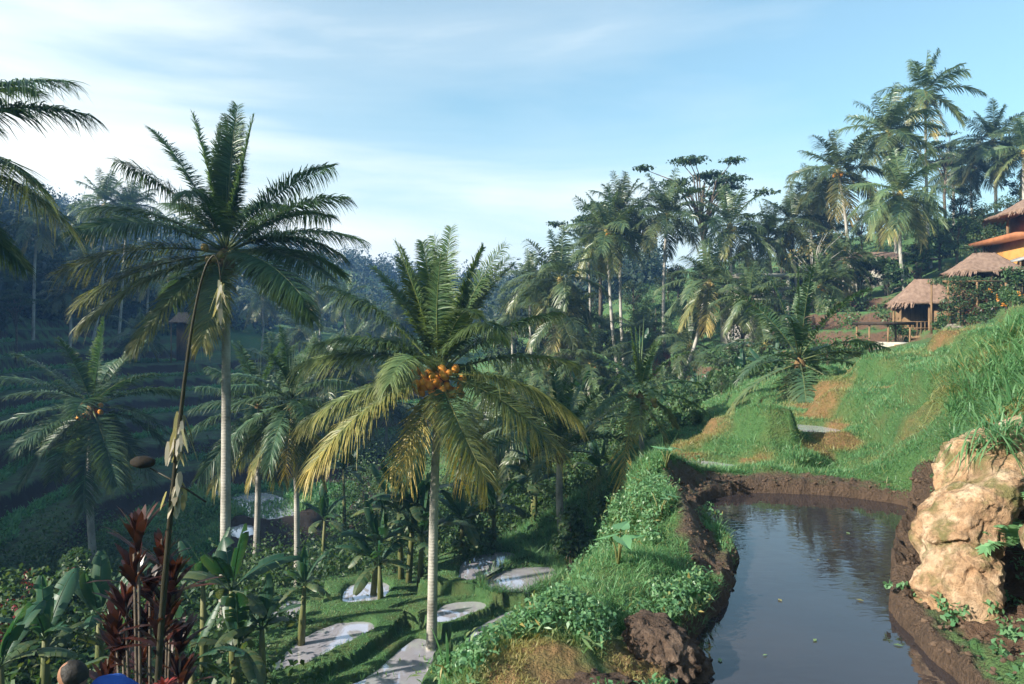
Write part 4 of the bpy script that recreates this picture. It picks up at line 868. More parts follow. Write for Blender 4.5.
def plant_grass():
    g = np.random.default_rng(21)
    def blades(n, r0, r1, a0, a1, ln, name, lab, mat='grass', keep=None, wmin=.0045, hang=(.1, .8)):
        a = np.radians(g.uniform(a0, a1, n)); r = np.exp(g.uniform(np.log(r0), np.log(r1), n)); x, y = np.sin(a) * r, np.cos(a) * r
        z, m = H(x, y, True); dry, path, clay = masks(x, y, z, m)
        sd = poly_sd(x, y, POOL); k = (m['bund'] < 9) & (sd > .02 + .04 * fbm(x * 3, y * 3, o=3, seed=44)) & (path < .45) & (clay < .6) & (g.random(n) > dry * .32) & (sd > .0)
        for pl in PADDIES: k &= poly_sd(x, y, pl[0]) > .05
        if keep is not None: k &= keep(x, y, z, sd)
        x, y, z, r, dry, sd = x[k], y[k], z[k], r[k], dry[k], sd[k]; n = len(x)
        d = nrm(np.stack((g.normal(0, .55, n), g.normal(0, .55, n), np.ones(n)), -1)); an = g.uniform(0, 6.28, n)
        wv = np.stack((np.cos(an), np.sin(an), 0 * an), -1)
        L = ln(x, y, r) * g.uniform(.5, 1.25, n) * (.35 + 1.3 * (.5 + .5 * fbm(x * 1.7, y * 1.7, o=2, seed=71)) * (.7 + .6 * (vnoise(x * 6, y * 6, seed=73) > .1))) * (1 - .4 * dry)
        c = np.zeros((n, 4)); c[:, 3] = 1; c[:, 0] = np.clip(.5 + .5 * fbm(x * .9, y * .9, o=3, seed=72) + g.normal(0, .25, n), 0, 1); c[:, 1] = np.clip(dry * .9 + .5 * (g.random(n) < .10) + .05 * g.random(n), 0, 1)
        mb = MB(); w = np.maximum(wmin * (1 + L * 2), .00085 * r)
        strip_leaves(mb, np.stack((x, y, z - .01), -1), d, wv, L, w, g.uniform(hang[0], hang[1], n), (.9, .8, .12), (0, .5, 1), c, .1, nrm(g.normal(size=(n, 3))) * .18)
        tag(mb.build(name, M[mat]), lab, 'grass', kind='stuff')
    blades(200000, 3.2, 11.5, -16, 23, lambda x, y, r: .075 + .009 * r, 'bank_grass', 'bright tufted grass on the bank left of the near paddy', keep=lambda x, y, z, sd: (z > -6.0) & (x < 3.6) & (np.hypot(x - 1.0, y - 4.8) > .30) & (np.hypot((x - .45) * .7, y - 4.25) > .26))
    blades(60000, 19, 31, -3, 13, lambda x, y, r: .50 + .0 * r, 'spur_grass', 'long soft grass on the spur beyond the bank', keep=lambda x, y, z, sd: (x < 5) & (z > -8.8))
    blades(50000, 10, 19, 4, 17, lambda x, y, r: .16 + .0 * r, 'gully_grass', 'grass on the steep sides of the gully behind the bank', keep=lambda x, y, z, sd: (x < 4.4) & (z > -6))
    blades(270000, 8.0, 34, 12, 41, lambda x, y, r: .075 + .003 * r, 'slope_grass', 'short bright grass on the slope above the near paddy', keep=lambda x, y, z, sd: x > 3.0)
    blades(42000, 4.6, 14, 31, 44, lambda x, y, r: .46 + .0 * r, 'tall_grass', 'tall blue-green blades on top of the right bank', keep=lambda x, y, z, sd: (z > -1.25) & (x > 4.3) & (x > .61 * y), wmin=.008, hang=(.25, 1.1))
    a = np.radians(g.uniform(-48, -3, 420000)); r = np.exp(g.uniform(np.log(23), np.log(105), 420000)); x, y = np.sin(a) * r, np.cos(a) * r; z, m = H(x, y, True)
    k = (m['lip'] > .35) & (g.random(len(x)) < .9); x, y, z, r = x[k], y[k], z[k], r[k]; n = len(x); mb = MB(); an = g.uniform(0, 6.28, n)
    c = np.zeros((n, 4)); c[:, 0] = g.random(n); c[:, 1] = .25 * g.random(n) * (vnoise(x * .2, y * .2, seed=5) > 0); c[:, 3] = 1
    strip_leaves(mb, np.stack((x, y, z - .02), -1), nrm(np.stack((g.normal(0, .5, n), g.normal(0, .5, n), np.ones(n)), -1)), np.stack((np.cos(an), np.sin(an), 0 * an), -1), g.uniform(.25, .7, n), .003 * r, g.uniform(.1, .6, n), (.9, .8, .12), (0, .5, 1), c)
    tag(mb.build('terrace_grass', M['grass']), 'grass fringes along the lips of the left terraces', 'grass', kind='stuff')
    mb = MB()                                                # rice stubble standing in the flooded paddies
    for pl, zp, bh, bw in PADDIES[1:8:2]:
        lo, hi = pl.min(0), pl.max(0); xx = g.uniform(lo[0], hi[0], 260); yy = g.uniform(lo[1], hi[1], 260); s_ = poly_sd(xx, yy, pl); kk = (s_ < -.05) & ((s_ > -.35) | (vnoise(xx * .8, yy * .8, seed=6) > .25))
        for q in np.nonzero(kk)[0][:14]: rosette(mb, (xx[q], yy[q], zp - .02), 5, .16, .02, g, (55, 88), .2, .5)
    tag(mb.build('rice_stubble', M['grass']), 'sparse rice stubble in the lower paddies', 'stubble', kind='stuff')
    blades(70000, 14, 34, -30, 6, lambda x, y, r: .11 + .0 * r, 'bund_grass', 'dark grass on the ridges between the lower paddies', keep=lambda x, y, z, sd: z < -7.0)
# ------------------------------------------------------------------ near things
def lump(name, mat, rings, label, cat, noise=.12, ns=2.2, seg=56, seed=0, sub=7, crease=1.0, grit=1.0, chops=0):
    """Lumpy body lofted through rings (centre x, y, z, radius x, radius y), roughened in 3D."""
    rg = np.array(rings, float); t = np.linspace(0, len(rg) - 1, (len(rg) - 1) * sub + 1)
    rg = np.stack([np.interp(t, np.arange(len(rg)), rg[:, k]) for k in range(5)], -1); nr = len(rg)
    for _ in range(3): rg[1:-1] = rg[1:-1] * .5 + (rg[:-2] + rg[2:]) * .25
    th = np.linspace(0, 2 * np.pi, seg, endpoint=False)
    X = rg[:, 0, None] + rg[:, 3, None] * np.cos(th); Y = rg[:, 1, None] + rg[:, 4, None] * np.sin(th); Zc = rg[:, 2, None] + 0 * th
    v = np.stack((X, Y, Zc), -1).reshape(-1, 3); c = np.repeat(rg[:, :3], seg, 0); d = v - c; dl = np.linalg.norm(d, axis=1, keepdims=True)
    n = fbm(v[:, 0] * ns, v[:, 1] * ns, v[:, 2] * ns, 5, seed); rd = 1 - np.abs(fbm(v[:, 0] * ns * 1.3 + 7, v[:, 1] * ns * 1.3, v[:, 2] * ns * .8, 4, seed + 50)) * 2
    fine = fbm(v[:, 0] * ns * 6, v[:, 1] * ns * 6, v[:, 2] * ns * 5, 4, seed + 90)
    v = v + d / np.maximum(dl, 1e-6) * ((n * 1.2 + rd * .6 - .3 + fine * .35 * grit - 1.1 * crease * np.exp(-(fbm(v[:, 0] * ns * .9 + 3, v[:, 1] * ns * .9, v[:, 2] * ns * .55, 3, seed + 70) / .05) ** 2) - .5 * crease * np.exp(-(fbm(v[:, 0] * ns * 2.2, v[:, 1] * ns * 2.2 + 4, v[:, 2] * ns * 1.3, 3, seed + 75) / .05) ** 2)) * noise)[:, None]; v[:, 2] += noise * .5 * fbm(v[:, 0] * ns * 2, v[:, 1] * ns * 2, v[:, 2] * ns, 4, seed + 20)
    gq = np.random.default_rng(seed + 7)                      # flat breaks and ledges
    for _ in range(chops):
        m_ = gq.integers(len(v)); nn_ = nrm(nrm(v[m_] - c[m_]) + gq.normal(0, .35, 3) + (0, 0, gq.choice((-.5, .5)))); dd = (v - v[m_]) @ nn_ + gq.uniform(.02, .06)
        w_ = np.clip(1.6 - np.linalg.norm(v - v[m_], axis=1) / gq.uniform(.22, .45), 0, 1); v = v - nn_ * (np.clip(dd, 0, .075) * w_)[:, None]
    v = v + nrm(v - c) * (.014 * fbm(v[:, 0] * 16, v[:, 1] * 16, v[:, 2] * 16, 3, seed + 33))[:, None] * (chops > 0)
    i = np.arange(nr - 1)[:, None] * seg; j = np.arange(seg)[None]; j2 = (j + 1) % seg
    q = np.stack((i + j, i + j2, i + seg + j2, i + seg + j), -1).reshape(-1, 4)
    k = np.arange(seg); v = np.vstack((v, v[:seg].mean(0), v[-seg:].mean(0)))
    tt = np.vstack((np.stack((np.full(seg, nr * seg), (k + 1) % seg, k), -1), np.stack((np.full(seg, nr * seg + 1), (nr - 1) * seg + k, (nr - 1) * seg + (k + 1) % seg), -1)))
    mb = MB(); mb.add(v, q, tt); o = mb.build(name, mat); tag(o, label, cat); return o

def clod_mat(name, dark, mid, light, moss=None):
    m, nt, nd, lk = newmat(name); v = coords(nt, 'Object')
    n1 = noise_(nt, 2.6, 8, .65, v, .3); n2 = noise_(nt, 14, 8, .7, v); n3 = noise_(nt, 45, 4, .7, v)
    c = ramp(nt, n1, [(.30, dark), (.48, mid), (.62, light)])
    c = mixc(nt, ramp(nt, n2, [(.38, (.75, .75, .75)), (.52, (0, 0, 0))]), c, tuple(k * .45 for k in mid))
    if moss:
        g = nd.new('ShaderNodeNewGeometry'); sx = nd.new('ShaderNodeSeparateXYZ'); lk.new(g.outputs['Normal'], sx.inputs[0])
        f = math_(nt, 'MULTIPLY', ramp(nt, noise_(nt, 4, 6, .6, v), [(.5, (0, 0, 0)), (.62, (1, 1, 1))]), .8)
        c = mixc(nt, f, c, moss)
    st = noise_(nt, 3.5, 6, .65, coords(nt, 'Object', (1, 1, .22)), .5); c = mixc(nt, ramp(nt, st, [(.50, (0, 0, 0)), (.68, (.75, .75, .75))]), c, tuple(k * .42 for k in mid))
    h = math_(nt, 'ADD', math_(nt, 'ADD', n1, math_(nt, 'MULTIPLY', n2, .6)), math_(nt, 'MULTIPLY', n3, .25))
    finish(nt, principled(nt, c, .92, .2, bump(nt, h, 1.0, .09)).outputs[0]); return m

def build_rocks():
    rk = clod_mat('sandstone', (.22, .115, .055), (.43, .275, .16), (.60, .45, .31), (.11, .12, .04))
    md = clod_mat('wet mud', (.045, .030, .022), (.11, .074, .054), (.19, .135, .10))
    lump('sandstone_outcrop', rk, [(3.55, 5.5, -2.55, .36, .36), (3.64, 5.6, -2.25, .36, .40), (3.80, 5.8, -1.92, .32, .44), (4.00, 6.05, -1.6, .29, .48), (4.24, 6.3, -1.34, .36, .5), (4.85, 6.45, -1.10, .72, .52), (5.3, 6.5, -.94, .85, .45), (5.5, 6.5, -.86, .1, .1)],
         'large pale weathered sandstone outcrop above the right edge of the near paddy', 'rock', .10, 1.9, 150, 4, 18, .7, 1.6, 34)
    lump('sandstone_block', rk, [(4.35, 4.35, -1.95, .2, .3), (4.1, 4.95, -1.8, .22, .3), (4.05, 5.0, -1.55, .24, .3), (4.1, 5.05, -1.35, .1, .15)],
         'small pale clod of earth in the dark hollow beside the sandstone outcrop', 'rock', .07, 3, 48, 9, 8)
    lump('mud_mound', md, [(1.12, 4.85, -2.6, .27, .30), (1.09, 4.85, -2.4, .27, .29), (1.04, 4.86, -2.22, .24, .25), (.98, 4.9, -2.10, .17, .18), (.95, 4.92, -2.07, .03, .03)],
         'dark crumbly mud mound at the edge of the bank beside the near water', 'mud mound', .085, 4.0, 110, 12, 12, .12, 2.6)
    lump('mud_mound', md, [(.45, 4.2, -2.45, .42, .24), (.47, 4.2, -2.25, .38, .21), (.48, 4.2, -2.15, .28, .15), (.48, 4.2, -2.12, .05, .05)],
         'low bare mud mound among the grass at the bottom edge of the photo', 'mud mound', .085, 4.0, 110, 14, 12, .12, 2.6)

def build_bank_plants():
    g = np.random.default_rng(31)
    rows = [((640, 437), .20, .17, 5, 'broad taro leaves at the top end of the grass bank'), ((666, 452), .17, .14, 4, 'broad-leaved taro just right of the taro at the top end of the bank'),
            ((618, 548), .19, .16, 4, 'pale broad-leaved taro halfway down the grass bank'), ((612, 478), .15, .12, 4, 'taro with small leaves at the left rim of the bank'), ((660, 505), .15, .13, 4, 'taro among grass beside the bare mud path')]
    for i, ((px, py), L, W, n, lab) in enumerate(rows):
        p = foot_ray(px, py + 16); fan_plant(lab, p, n, L, W, 'weed', 'taro_plant', 'taro', .26, 'taro plants on the grass bank', i)
    mb = MB(); n = 4600                                      # small leafy weeds mixed into the bank grass
    a = np.radians(g.uniform(-8, 20, n)); r = g.uniform(3.8, 10.8, n); x, y = np.sin(a) * r, np.cos(a) * r; z, m = H(x, y, True)
    dry, path, clay = masks(x, y, z, m); sd = poly_sd(x, y, POOL)
    k = (sd > .1) & (z > -3.2) & (path < .3) & (x < 3.4) & (dry < .5) & (vnoise(x * 1.3, y * 1.3, seed=9) + .5 * vnoise(x * 5, y * 5, seed=10) > -.2) & (np.hypot(x - 1.0, y - 4.8) > .33) & (np.hypot((x - .45) * .7, y - 4.25) > .28)
    leafcloud(mb, np.stack((x, y, z + .10 + .05 * g.random(n)), -1)[k], .085, 16, .042, g, .7, .2, .06, .8)
    kk = np.nonzero(k)[0]; kk = kk[::2]; leafcloud(mb, np.stack((x, y, z + .07), -1)[kk] + g.normal(0, .06, (len(kk), 3)) * (1, 1, .3), .10, 9, .085, g, .7, .2, .35, .6, .22)
    tag(mb.build('bank_weeds', M['weed']), 'small leafy weeds among the bank grass', 'weeds', kind='stuff')
    mb = MB()                                               # crumbs of earth along the rims of the near paddy and on the bare path
    cx = g.uniform(.2, 6.6, 9000); cy = g.uniform(3.2, 11.2, 9000); cz, cm = H(cx, cy, True); cs = poly_sd(cx, cy, POOL); cd, cp, cc = masks(cx, cy, cz, cm)
    for q in np.nonzero((cs > .0) & (((cs < .35) & (cx > 2.9)) | (cs < .14) | (cp > .4) | (cc > .5)) & (cz < -.9))[0][:2600]:
        rr = .006 + .020 * g.random() ** 3; ball(mb, (cx[q], cy[q], cz[q] + rr * .3), rr, 7, 5, None, (1, g.uniform(.7, 1.2), g.uniform(.5, .9)), 1.0, 1.9, int(q))
    tag(mb.build('earth_crumbs', M['crumb'], smooth=False), 'loose crumbs of brown earth along the rim of the near paddy', 'earth', kind='stuff')
    mb = MB()                                               # weeds on the right bank
    for px, py, s in ((925, 590, 1), (945, 612, 1.1), (962, 602, 1), (985, 598, 1.2), (905, 572, .8), (915, 548, .6), (1003, 604, 1), (965, 545, .6), (952, 560, .5), (1015, 640, 1), (995, 655, .9), (1018, 675, 1), (940, 590, 1), (958, 622, .9), (930, 605, .9), (978, 500, .4), (990, 615, 1), (905, 590, .7), (1005, 450, .6), (938, 472, .5)):
        if py < 585: continue
        p = foot_ray(px, py, 3.4)
        leafcloud(mb, p + g.normal(0, .05, (5, 3)), .07 * s, 16, .055, g, .8, .2, .05, .8)
    for k in range(420):
        x = g.uniform(3.2, 6.4); y = g.uniform(3.6, 8.8); zz = H1(x, y)
        if float(poly_sd(np.array([x]), np.array([y]), POOL)[0]) < .18 or vnoise(np.array([x * 1.6]), np.array([y * 1.6]), seed=4)[0] < .05: continue
        leafcloud(mb, np.array((x, y, zz + .03)), .07, 12, .042, g, .7, .2, .12, .8)
    tag(mb.build('rock_weeds', M['weed']), 'little green weeds clinging to the right bank', 'weeds', kind='stuff')
    for i, (px, py, Y, L, lab) in enumerate(((1012, 545, 5.6, .34, 'fern growing in the dark hollow beside the sandstone outcrop'), (1035, 500, 5.9, .36, 'fern hanging over the dark hollow at the right edge'))):
        root = empty('fern', P(px, py, Y), lab, 'fern'); mb = MB()
        for q in range(8): frond(mb, mb, (0, 0, 0), q * 45 + 10, g.uniform(5, 60), L, .9, 22, .11, .026, .2, 0, 0, g, .1, 10)
        mb.build('foliage', M['weed'], root)
    mb = MB()                                                # long arching blades against the light at the foot of the bank
    for px, py in ((350, 668), (362, 650), (395, 640), (418, 655), (448, 640), (330, 676), (440, 662), (300, 680)):
        p = foot_ray(px, 684, 3.0); p = np.array((p[0], p[1], p[2])); rosette(mb, p, 5, .5, .016, g, (50, 85), .35)
    for k in range(110):                                     # blades hanging over the top of the outcrop
        px = g.uniform(968, 1060); rosette(mb, P(px, 428 + (1024 - px) * .10 + g.uniform(-10, 16), g.uniform(6.05, 6.6)) + (0, 0, -.04), 6, g.uniform(.18, .5), .013, g, (0, 85), g.uniform(.3, 1.1))
    # tufts on top of the right bank with wide blades
    for k in range(800):
        x = g.uniform(4.9, 8.5); y = g.uniform(5.8, 11.5)
        if x < .64 * y: continue
        rosette(mb, (x, y, H1(x, y)), 9, g.uniform(.4, .8), .016, g, (30, 82), .45)
    tag(mb.build('blade_tufts', M['grass']), 'tufts of long arching blades', 'grass', kind='stuff')
    mb = MB()                                               # fallen leaves floating on the near paddy
    spots = [(780, 600), (815, 640), (848, 533), (905, 510), (735, 530), (898, 645), (860, 600), (765, 655), (720, 660), (818, 560)]
    for i, (px, py) in enumerate(spots):
        p = PZ(px, py, ZP + .006); a = g.uniform(0, 6.28); l = g.uniform(.02, .045); u = np.array((math.cos(a), math.sin(a), 0)) * l; w = np.array((-math.sin(a), math.cos(a), 0)) * l * .5
        lb = MB(); lb.add([p - u, p + w + (0, 0, .004), p + u, p - w + (0, 0, .004)], [(0, 1, 2, 3)], None, np.array((.8, .3 + .6 * (i % 3 == 0), 0, 1)))
        tag(lb.build('floating_leaf', M['weed']), 'small fallen leaf floating on the near paddy', 'leaf', 'leaves floating on the near paddy')

def build_cordyline():
    g = np.random.default_rng(41); f = foot_at(150, 8.6)
    root = empty('cordyline_shrub', f, 'tall dark red cordyline with strap leaves in front of the bamboo pole', 'shrub')
    heads = [(138, 495, .95), (150, 545, .7), (125, 560, .8), (172, 540, .85), (160, 590, .7), (122, 610, .85), (142, 625, .8), (178, 600, .8), (152, 655, .7), (120, 655, .6), (134, 530, .85), (162, 515, .8), (115, 585, .8), (148, 580, .85), (168, 570, .85), (136, 590, .8), (180, 635, .8), (108, 635, .7), (164, 625, .8)]
    cb = MB()
    for px, py, s in heads:
        p = P(px, py + 24, 8.6 + g.normal(0, .18)) - f; mb = MB()
        tube(cb, [(g.normal(0, .08), g.normal(0, .08), -.1), p * (.7, .7, .45), p], (.03, .025, .016), 6)
        for lvl in range(3):
            rosette(mb, p + (0, 0, .05 + .075 * lvl - .45), 7, .80 * s * (1 - .08 * lvl), .085, g, (28 + lvl * 14, 76 + lvl * 4), .3, .14)
        mb.build('leaf_head', M['cordyline'], root)
    cb.build('cane', M['bark_dark'], root)

def build_penjor():
    Y = 8.2; f = foot_at(157, Y); pts = [P(*q, Y) for q in ((157, 690), (163, 600), (170, 520), (177, 450), (184, 385), (192, 325), (200, 285), (207, 263), (214, 254), (219, 262), (221, 282))]
    pts = [f - (0, 0, .3)] + pts; root = empty('decorated_bamboo_pole', f, 'tall arching bamboo festival pole with pale hanging leaf ornaments', 'bamboo pole')
    n = len(pts); t = np.linspace(0, n - 1, 70); p = np.stack([np.interp(t, np.arange(n), np.array(pts)[:, k]) for k in range(3)], -1)
    for _ in range(4): p[1:-1] = p[1:-1] * .5 + (p[:-2] + p[2:]) * .25
    p = p - f; r = np.interp(np.linspace(0, 1, 70), (0, .42, .6, 1), (.046, .025, .015, .009)) * (1 + .16 * (np.arange(70) % 7 == 0))
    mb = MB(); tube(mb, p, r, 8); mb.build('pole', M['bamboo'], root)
    g = np.random.default_rng(51)
    for px, py, L, n, w in ((221, 280, .55, 14, .05), (181, 412, .62, 26, .05), (179, 425, .5, 18, .05), (177, 470, .42, 12, .06), (174, 486, .40, 12, .07)):
        mb = MB(); b = P(px, py, Y) - f; rows = max(1, n // 4)
        for k in range(n):
            q = b + np.array((g.normal(0, .03), g.normal(0, .03), -L * .5 * (k / n))); a = g.uniform(0, 6.28)
            strip_leaves(mb, q[None], nrm(np.array([[math.cos(a) * .35, math.sin(a) * .35, -1.]])), np.array(((-math.sin(a), math.cos(a), 0.),)), np.array([L * g.uniform(.4, .6)]), np.array([w]), np.array([.1]), (.5, 1, .9, .2), (0, .3, .7, 1), np.array(((g.random(), .3 * g.random(), 0, 1),)))
        mb.build('leaf_ornament', M['dried'], root)
    # side stick with a dark round tray
    s = empty('round_basket_on_stick', P(205, 500, Y) * .999, 'dark round woven basket on a thin slanting stick beside the bamboo pole', 'basket')
    o = np.array(s.location); mb = MB(); tube(mb, [P(206, 502, Y) - o, P(176, 482, Y) - o, P(150, 468, Y) - o], (.012, .012, .010), 6); mb.build('stick', M['bamboo'], s)
    mb = MB(); ball(mb, P(143, 462, Y) - o, .15, 24, 12, None, (1, .6, .48), .10, 4); mb.build('basket', rough_mat('dark woven basket', [(.3, (.008, .007, .006)), (.7, (.03, .024, .018))], 6, 4, .95), s)

def build_person():
    Y = 5.3; head = P(73, 676, Y); gx = head[0] + .32; f = np.array((gx, Y + .05, H1(gx, Y + .05)))
    root = empty('person', f, 'balding person in a blue shirt stooping among the banana plants', 'person')
    hip = np.array((.10, 0, .98)); hd = head - f; sh = np.array((hd[0] + .20, .02, hd[2] - .15)); k = sh[2]
    hip = np.array((.30, 0, max(.85, sh[2] - .36))); chest = (hip + sh) / 2 + np.array((.02, 0, .05))
    J = {'pelvis': (hip, .135), 'chest': (chest, .15), 'sh': (sh, .135), 'neck': (sh * .45 + hd * .55 + np.array((.02, 0, -.02)), .062)}
    for s, y in (('l', -1), ('r', 1)):
        J['hip' + s] = (hip + np.array((0, .09 * y, -.06)), .10); J['knee' + s] = (np.array((-.02 if y < 0 else .16, .11 * y, hip[2] * .52)), .062); J['ank' + s] = (np.array((.10 if y < 0 else .32, .11 * y, .08)), .045); J['toe' + s] = (np.array((-.08 if y < 0 else .14, .12 * y, .035)), .036)
        J['sho' + s] = (sh + np.array((.02, .17 * y, -.02)), .07); J['elb' + s] = (sh + np.array((-.04, .24 * y, -.30)), .045); J['wri' + s] = (sh + np.array((-.22, .16 * y, -.47)), .032); J['pal' + s] = (sh + np.array((-.28, .14 * y, -.53)), .034)
        for q in range(4):
            J['fi%d' % q + s] = (sh + np.array((-.31 - .01 * q, (.175 - .02 * q) * y, -.57)), .011); J['ft%d' % q + s] = (sh + np.array((-.325, (.178 - .021 * q) * y, -.615 + .008 * abs(q - 1.5))), .009)
        J['th' + s] = (sh + np.array((-.32, (.10) * y, -.545)), .011)
    names = list(J); ix = {n: i for i, n in enumerate(names)}
    E = [('pelvis', 'chest'), ('chest', 'sh'), ('sh', 'neck')]
    for s in 'lr':
        E += [('pelvis', 'hip' + s), ('hip' + s, 'knee' + s), ('knee' + s, 'ank' + s), ('ank' + s, 'toe' + s), ('sh', 'sho' + s), ('sho' + s, 'elb' + s), ('elb' + s, 'wri' + s), ('wri' + s, 'pal' + s), ('pal' + s, 'th' + s)]
        for q in range(4): E += [('pal' + s, 'fi%d' % q + s), ('fi%d' % q + s, 'ft%d' % q + s)]
    me = bpy.data.meshes.new('body'); me.from_pydata([tuple(J[n][0]) for n in names], [(ix[a], ix[b]) for a, b in E], [])
    o = link('body', me, root); sk = o.modifiers.new('skin', 'SKIN')
    for n in names:
        v = me.skin_vertices[0].data[ix[n]]; v.radius = (J[n][1],) * 2; v.use_root = n == 'pelvis'
    o.modifiers.new('sub', 'SUBSURF').levels = 2; o.modifiers['sub'].render_levels = 2
    skin = rough_mat('skin', [(.3, (.20, .105, .065)), (.7, (.27, .145, .09))], 3, 4, .5, bstr=.1)
    shirt = rough_mat('blue shirt', [(.3, (.010, .045, .22)), (.7, (.02, .08, .32))], 3, 4, .8, bstr=.3); trous = rough_mat('dark trousers', [(.3, (.02, .02, .03)), (.7, (.05, .05, .06))], 3, 4, .8)
    dg = bpy.context.evaluated_depsgraph_get(); ev = o.evaluated_get(dg); bm_ = bpy.data.meshes.new_from_object(ev)
    o.modifiers.clear(); o.data = bm_
    # the neck carries a head shaped in the same mesh
    v = np.empty(len(bm_.vertices) * 3); bm_.vertices.foreach_get('co', v); v = v.reshape(-1, 3)
    bm_.materials.clear(); [bm_.materials.append(m) for m in (skin, shirt, trous)]
    for p in bm_.polygons:
        c = np.array(p.center); p.use_smooth = True; dx = np.linalg.norm(c - J['sh'][0])
        arm = abs(c[1]) > .16 and c[2] < sh[2] - .26; p.material_index = 0 if (c[0] < sh[0] - .10 and c[2] > sh[2] - .12) or arm else (1 if c[2] > hip[2] - .03 else (2 if c[2] > .10 else 0))
    mb = MB(); th = np.linspace(0, np.pi, 25); ph = np.linspace(0, 2 * np.pi, 32, endpoint=False)
    d = np.stack((np.sin(th)[:, None] * np.cos(ph), np.sin(th)[:, None] * np.sin(ph), np.cos(th)[:, None] + 0 * ph), -1).reshape(-1, 3)
    r = np.array((.108, .082, .118)); hv = d * r                                   # faces -x
    face = np.clip(-d[:, 0], 0, 1); hv[:, 1] *= 1 - .18 * np.clip(-d[:, 2], 0, 1); hv[:, 0] -= .012 * face * (d[:, 2] < -.1)
    hv[:, 0] -= .030 * np.exp(-((d[:, 1] / .16) ** 2 + ((d[:, 2] + .15) / .2) ** 2)) * (d[:, 0] < 0)       # nose
    for sg in (-1, 1):
        hv[:, 0] += .014 * np.exp(-(((d[:, 1] - sg * .36) / .16) ** 2 + ((d[:, 2] - .08) / .12) ** 2)) * (d[:, 0] < 0)    # eye sockets
        hv[:, 1] += sg * .022 * np.exp(-(((d[:, 0] - .08) / .16) ** 2 + ((d[:, 2] + .02) / .26) ** 2)) * (d[:, 1] * sg > .8)   # ears
    hv[:, 0] += .010 * np.exp(-((d[:, 1] / .3) ** 2 + ((d[:, 2] + .52) / .05) ** 2)) * (d[:, 0] < 0)       # mouth line
    Rm = np.array(Matrix.Rotation(R(-32), 3, 'Y')); hc = hd
    i = np.arange(24)[:, None] * 32; j = np.arange(32)[None]; j2 = (j + 1) % 32; Q = np.stack((i + j, i + 32 + j, i + 32 + j2, i + j2), -1).reshape(-1, 4)
    mb.add(hv @ Rm.T + hc, Q); mb.build('head', skin, root)
    hair = rough_mat('dark hair', [(.3, (.012, .010, .009)), (.7, (.03, .026, .022))], 20, 5, .55, 40, .6, .01)
    fc = Q[[(lambda c: (c[0] > -.1 and c[2] > -.6 and not (c[2] > .86 and c[0] < .3)) or (c[0] > -.15 and abs(c[1]) > .62 and c[2] > .0 and c[2] < .75))(d[q].mean(0)) for q in Q]]
    hm = MB(); out = (hv * 1.055 + .004 * vnoise(d[:, 0] * 30, d[:, 1] * 30, d[:, 2] * 30)[:, None] * d) @ Rm.T + hc; hm.add(out, fc); hm.build('hair', hair, root)
    eb = MB()
    for sg in (-1, 1): ball(eb, np.array((-.088, sg * .031, .010)) @ Rm.T + hc, .013, 10, 8)
    eb.build('eyes', rough_mat('eye', [(.3, (.05, .03, .02)), (.7, (.5, .48, .45))], 60, 2, .2), root)
    mb = MB(); c = P(164, 672, 5.5); fl = empty('red_bromeliad', (c[0], c[1], H1(c[0], c[1])), 'small red-leaved plant at the bottom edge below the bamboo pole', 'plant'); gg = np.random.default_rng(3)
    zt = c[2] - fl.location.z; tube(mb, [(0, 0, -.1), (0, 0, zt * .5), (0, 0, zt - .1)], (.02, .016, .01), 6); mb.build('stem', M['stemgreen'], fl)
    mb = MB(); rosette(mb, (0, 0, zt - .12), 16, .12, .03, gg, (10, 75), .3); mb.build('foliage', M['redflower'], fl)

# ------------------------------------------------------------------ buildings
def hip_roof(mb, cx, cy, z, hx, hy, h, ridge, th=.16, n=10, rz=0, sag=.10, g=rng):
    """Thick thatched hip roof: eaves half sizes hx, hy, ridge half length; slightly concave, ragged eaves."""
    rows = []; per = 48; ang = np.linspace(0, 2 * np.pi, per, endpoint=False)
    sx = np.sign(np.cos(ang)) * np.abs(np.cos(ang)) ** .35; sy = np.sign(np.sin(ang)) * np.abs(np.sin(ang)) ** .35
    for k in range(n + 1):
        f = k / n; wx = hx * (1 - f) + ridge * f; wy = hy * (1 - f) + .05 * f; zz = h * (f ** (1 + sag * 2))
        jit = 1 + .012 * g.normal(size=per) * (1 if k < 2 else .5)
        rows.append(np.stack((sx * wx * jit, sy * wy * jit, np.full(per, zz) + .02 * g.normal(size=per)), -1))
    under = rows[0] * (.94, .94, 1) - (0, 0, th); rows = [under * (.2, .2, 1) + (0, 0, h * .3), under] + rows
    v = np.concatenate(rows); ca, sa = math.cos(rz), math.sin(rz); v = np.stack((v[:, 0] * ca - v[:, 1] * sa + cx, v[:, 0] * sa + v[:, 1] * ca + cy, v[:, 2] + z), -1)
    e = np.repeat(v.reshape(len(rows), per, 3)[2], 6, 0) + g.normal(0, .05, (per * 6, 3)) * (1, 1, .2); o_ = nrm((e - np.array((cx, cy, 0))) * (1, 1, 0)); k_ = per * 6; scl = .05 * min(hx, 2.2)
    strip_leaves(mb, e - o_ * .1, nrm(o_ * .7 - Z3 * g.uniform(.5, 1.2, (k_, 1))), nrm(np.cross(o_, Z3)), g.uniform(.15, .42, k_) * min(1, hx / 2.2), scl, .2, (1, .8, .3), (0, .5, 1))
    i = np.arange(len(rows) - 1)[:, None] * per; j = np.arange(per)[None]; j2 = (j + 1) % per
    mb.add(v, np.stack((i + j, i + j2, i + per + j2, i + per + j), -1).reshape(-1, 4))
def posts(root, xs, z0, z1, r=.07, mat='timber', name='post'):
    for x, y in xs:
        mb = MB(); tube(mb, [(x, y, z0), (x, y, z1)], r, 8); mb.build(name, M[mat], root)
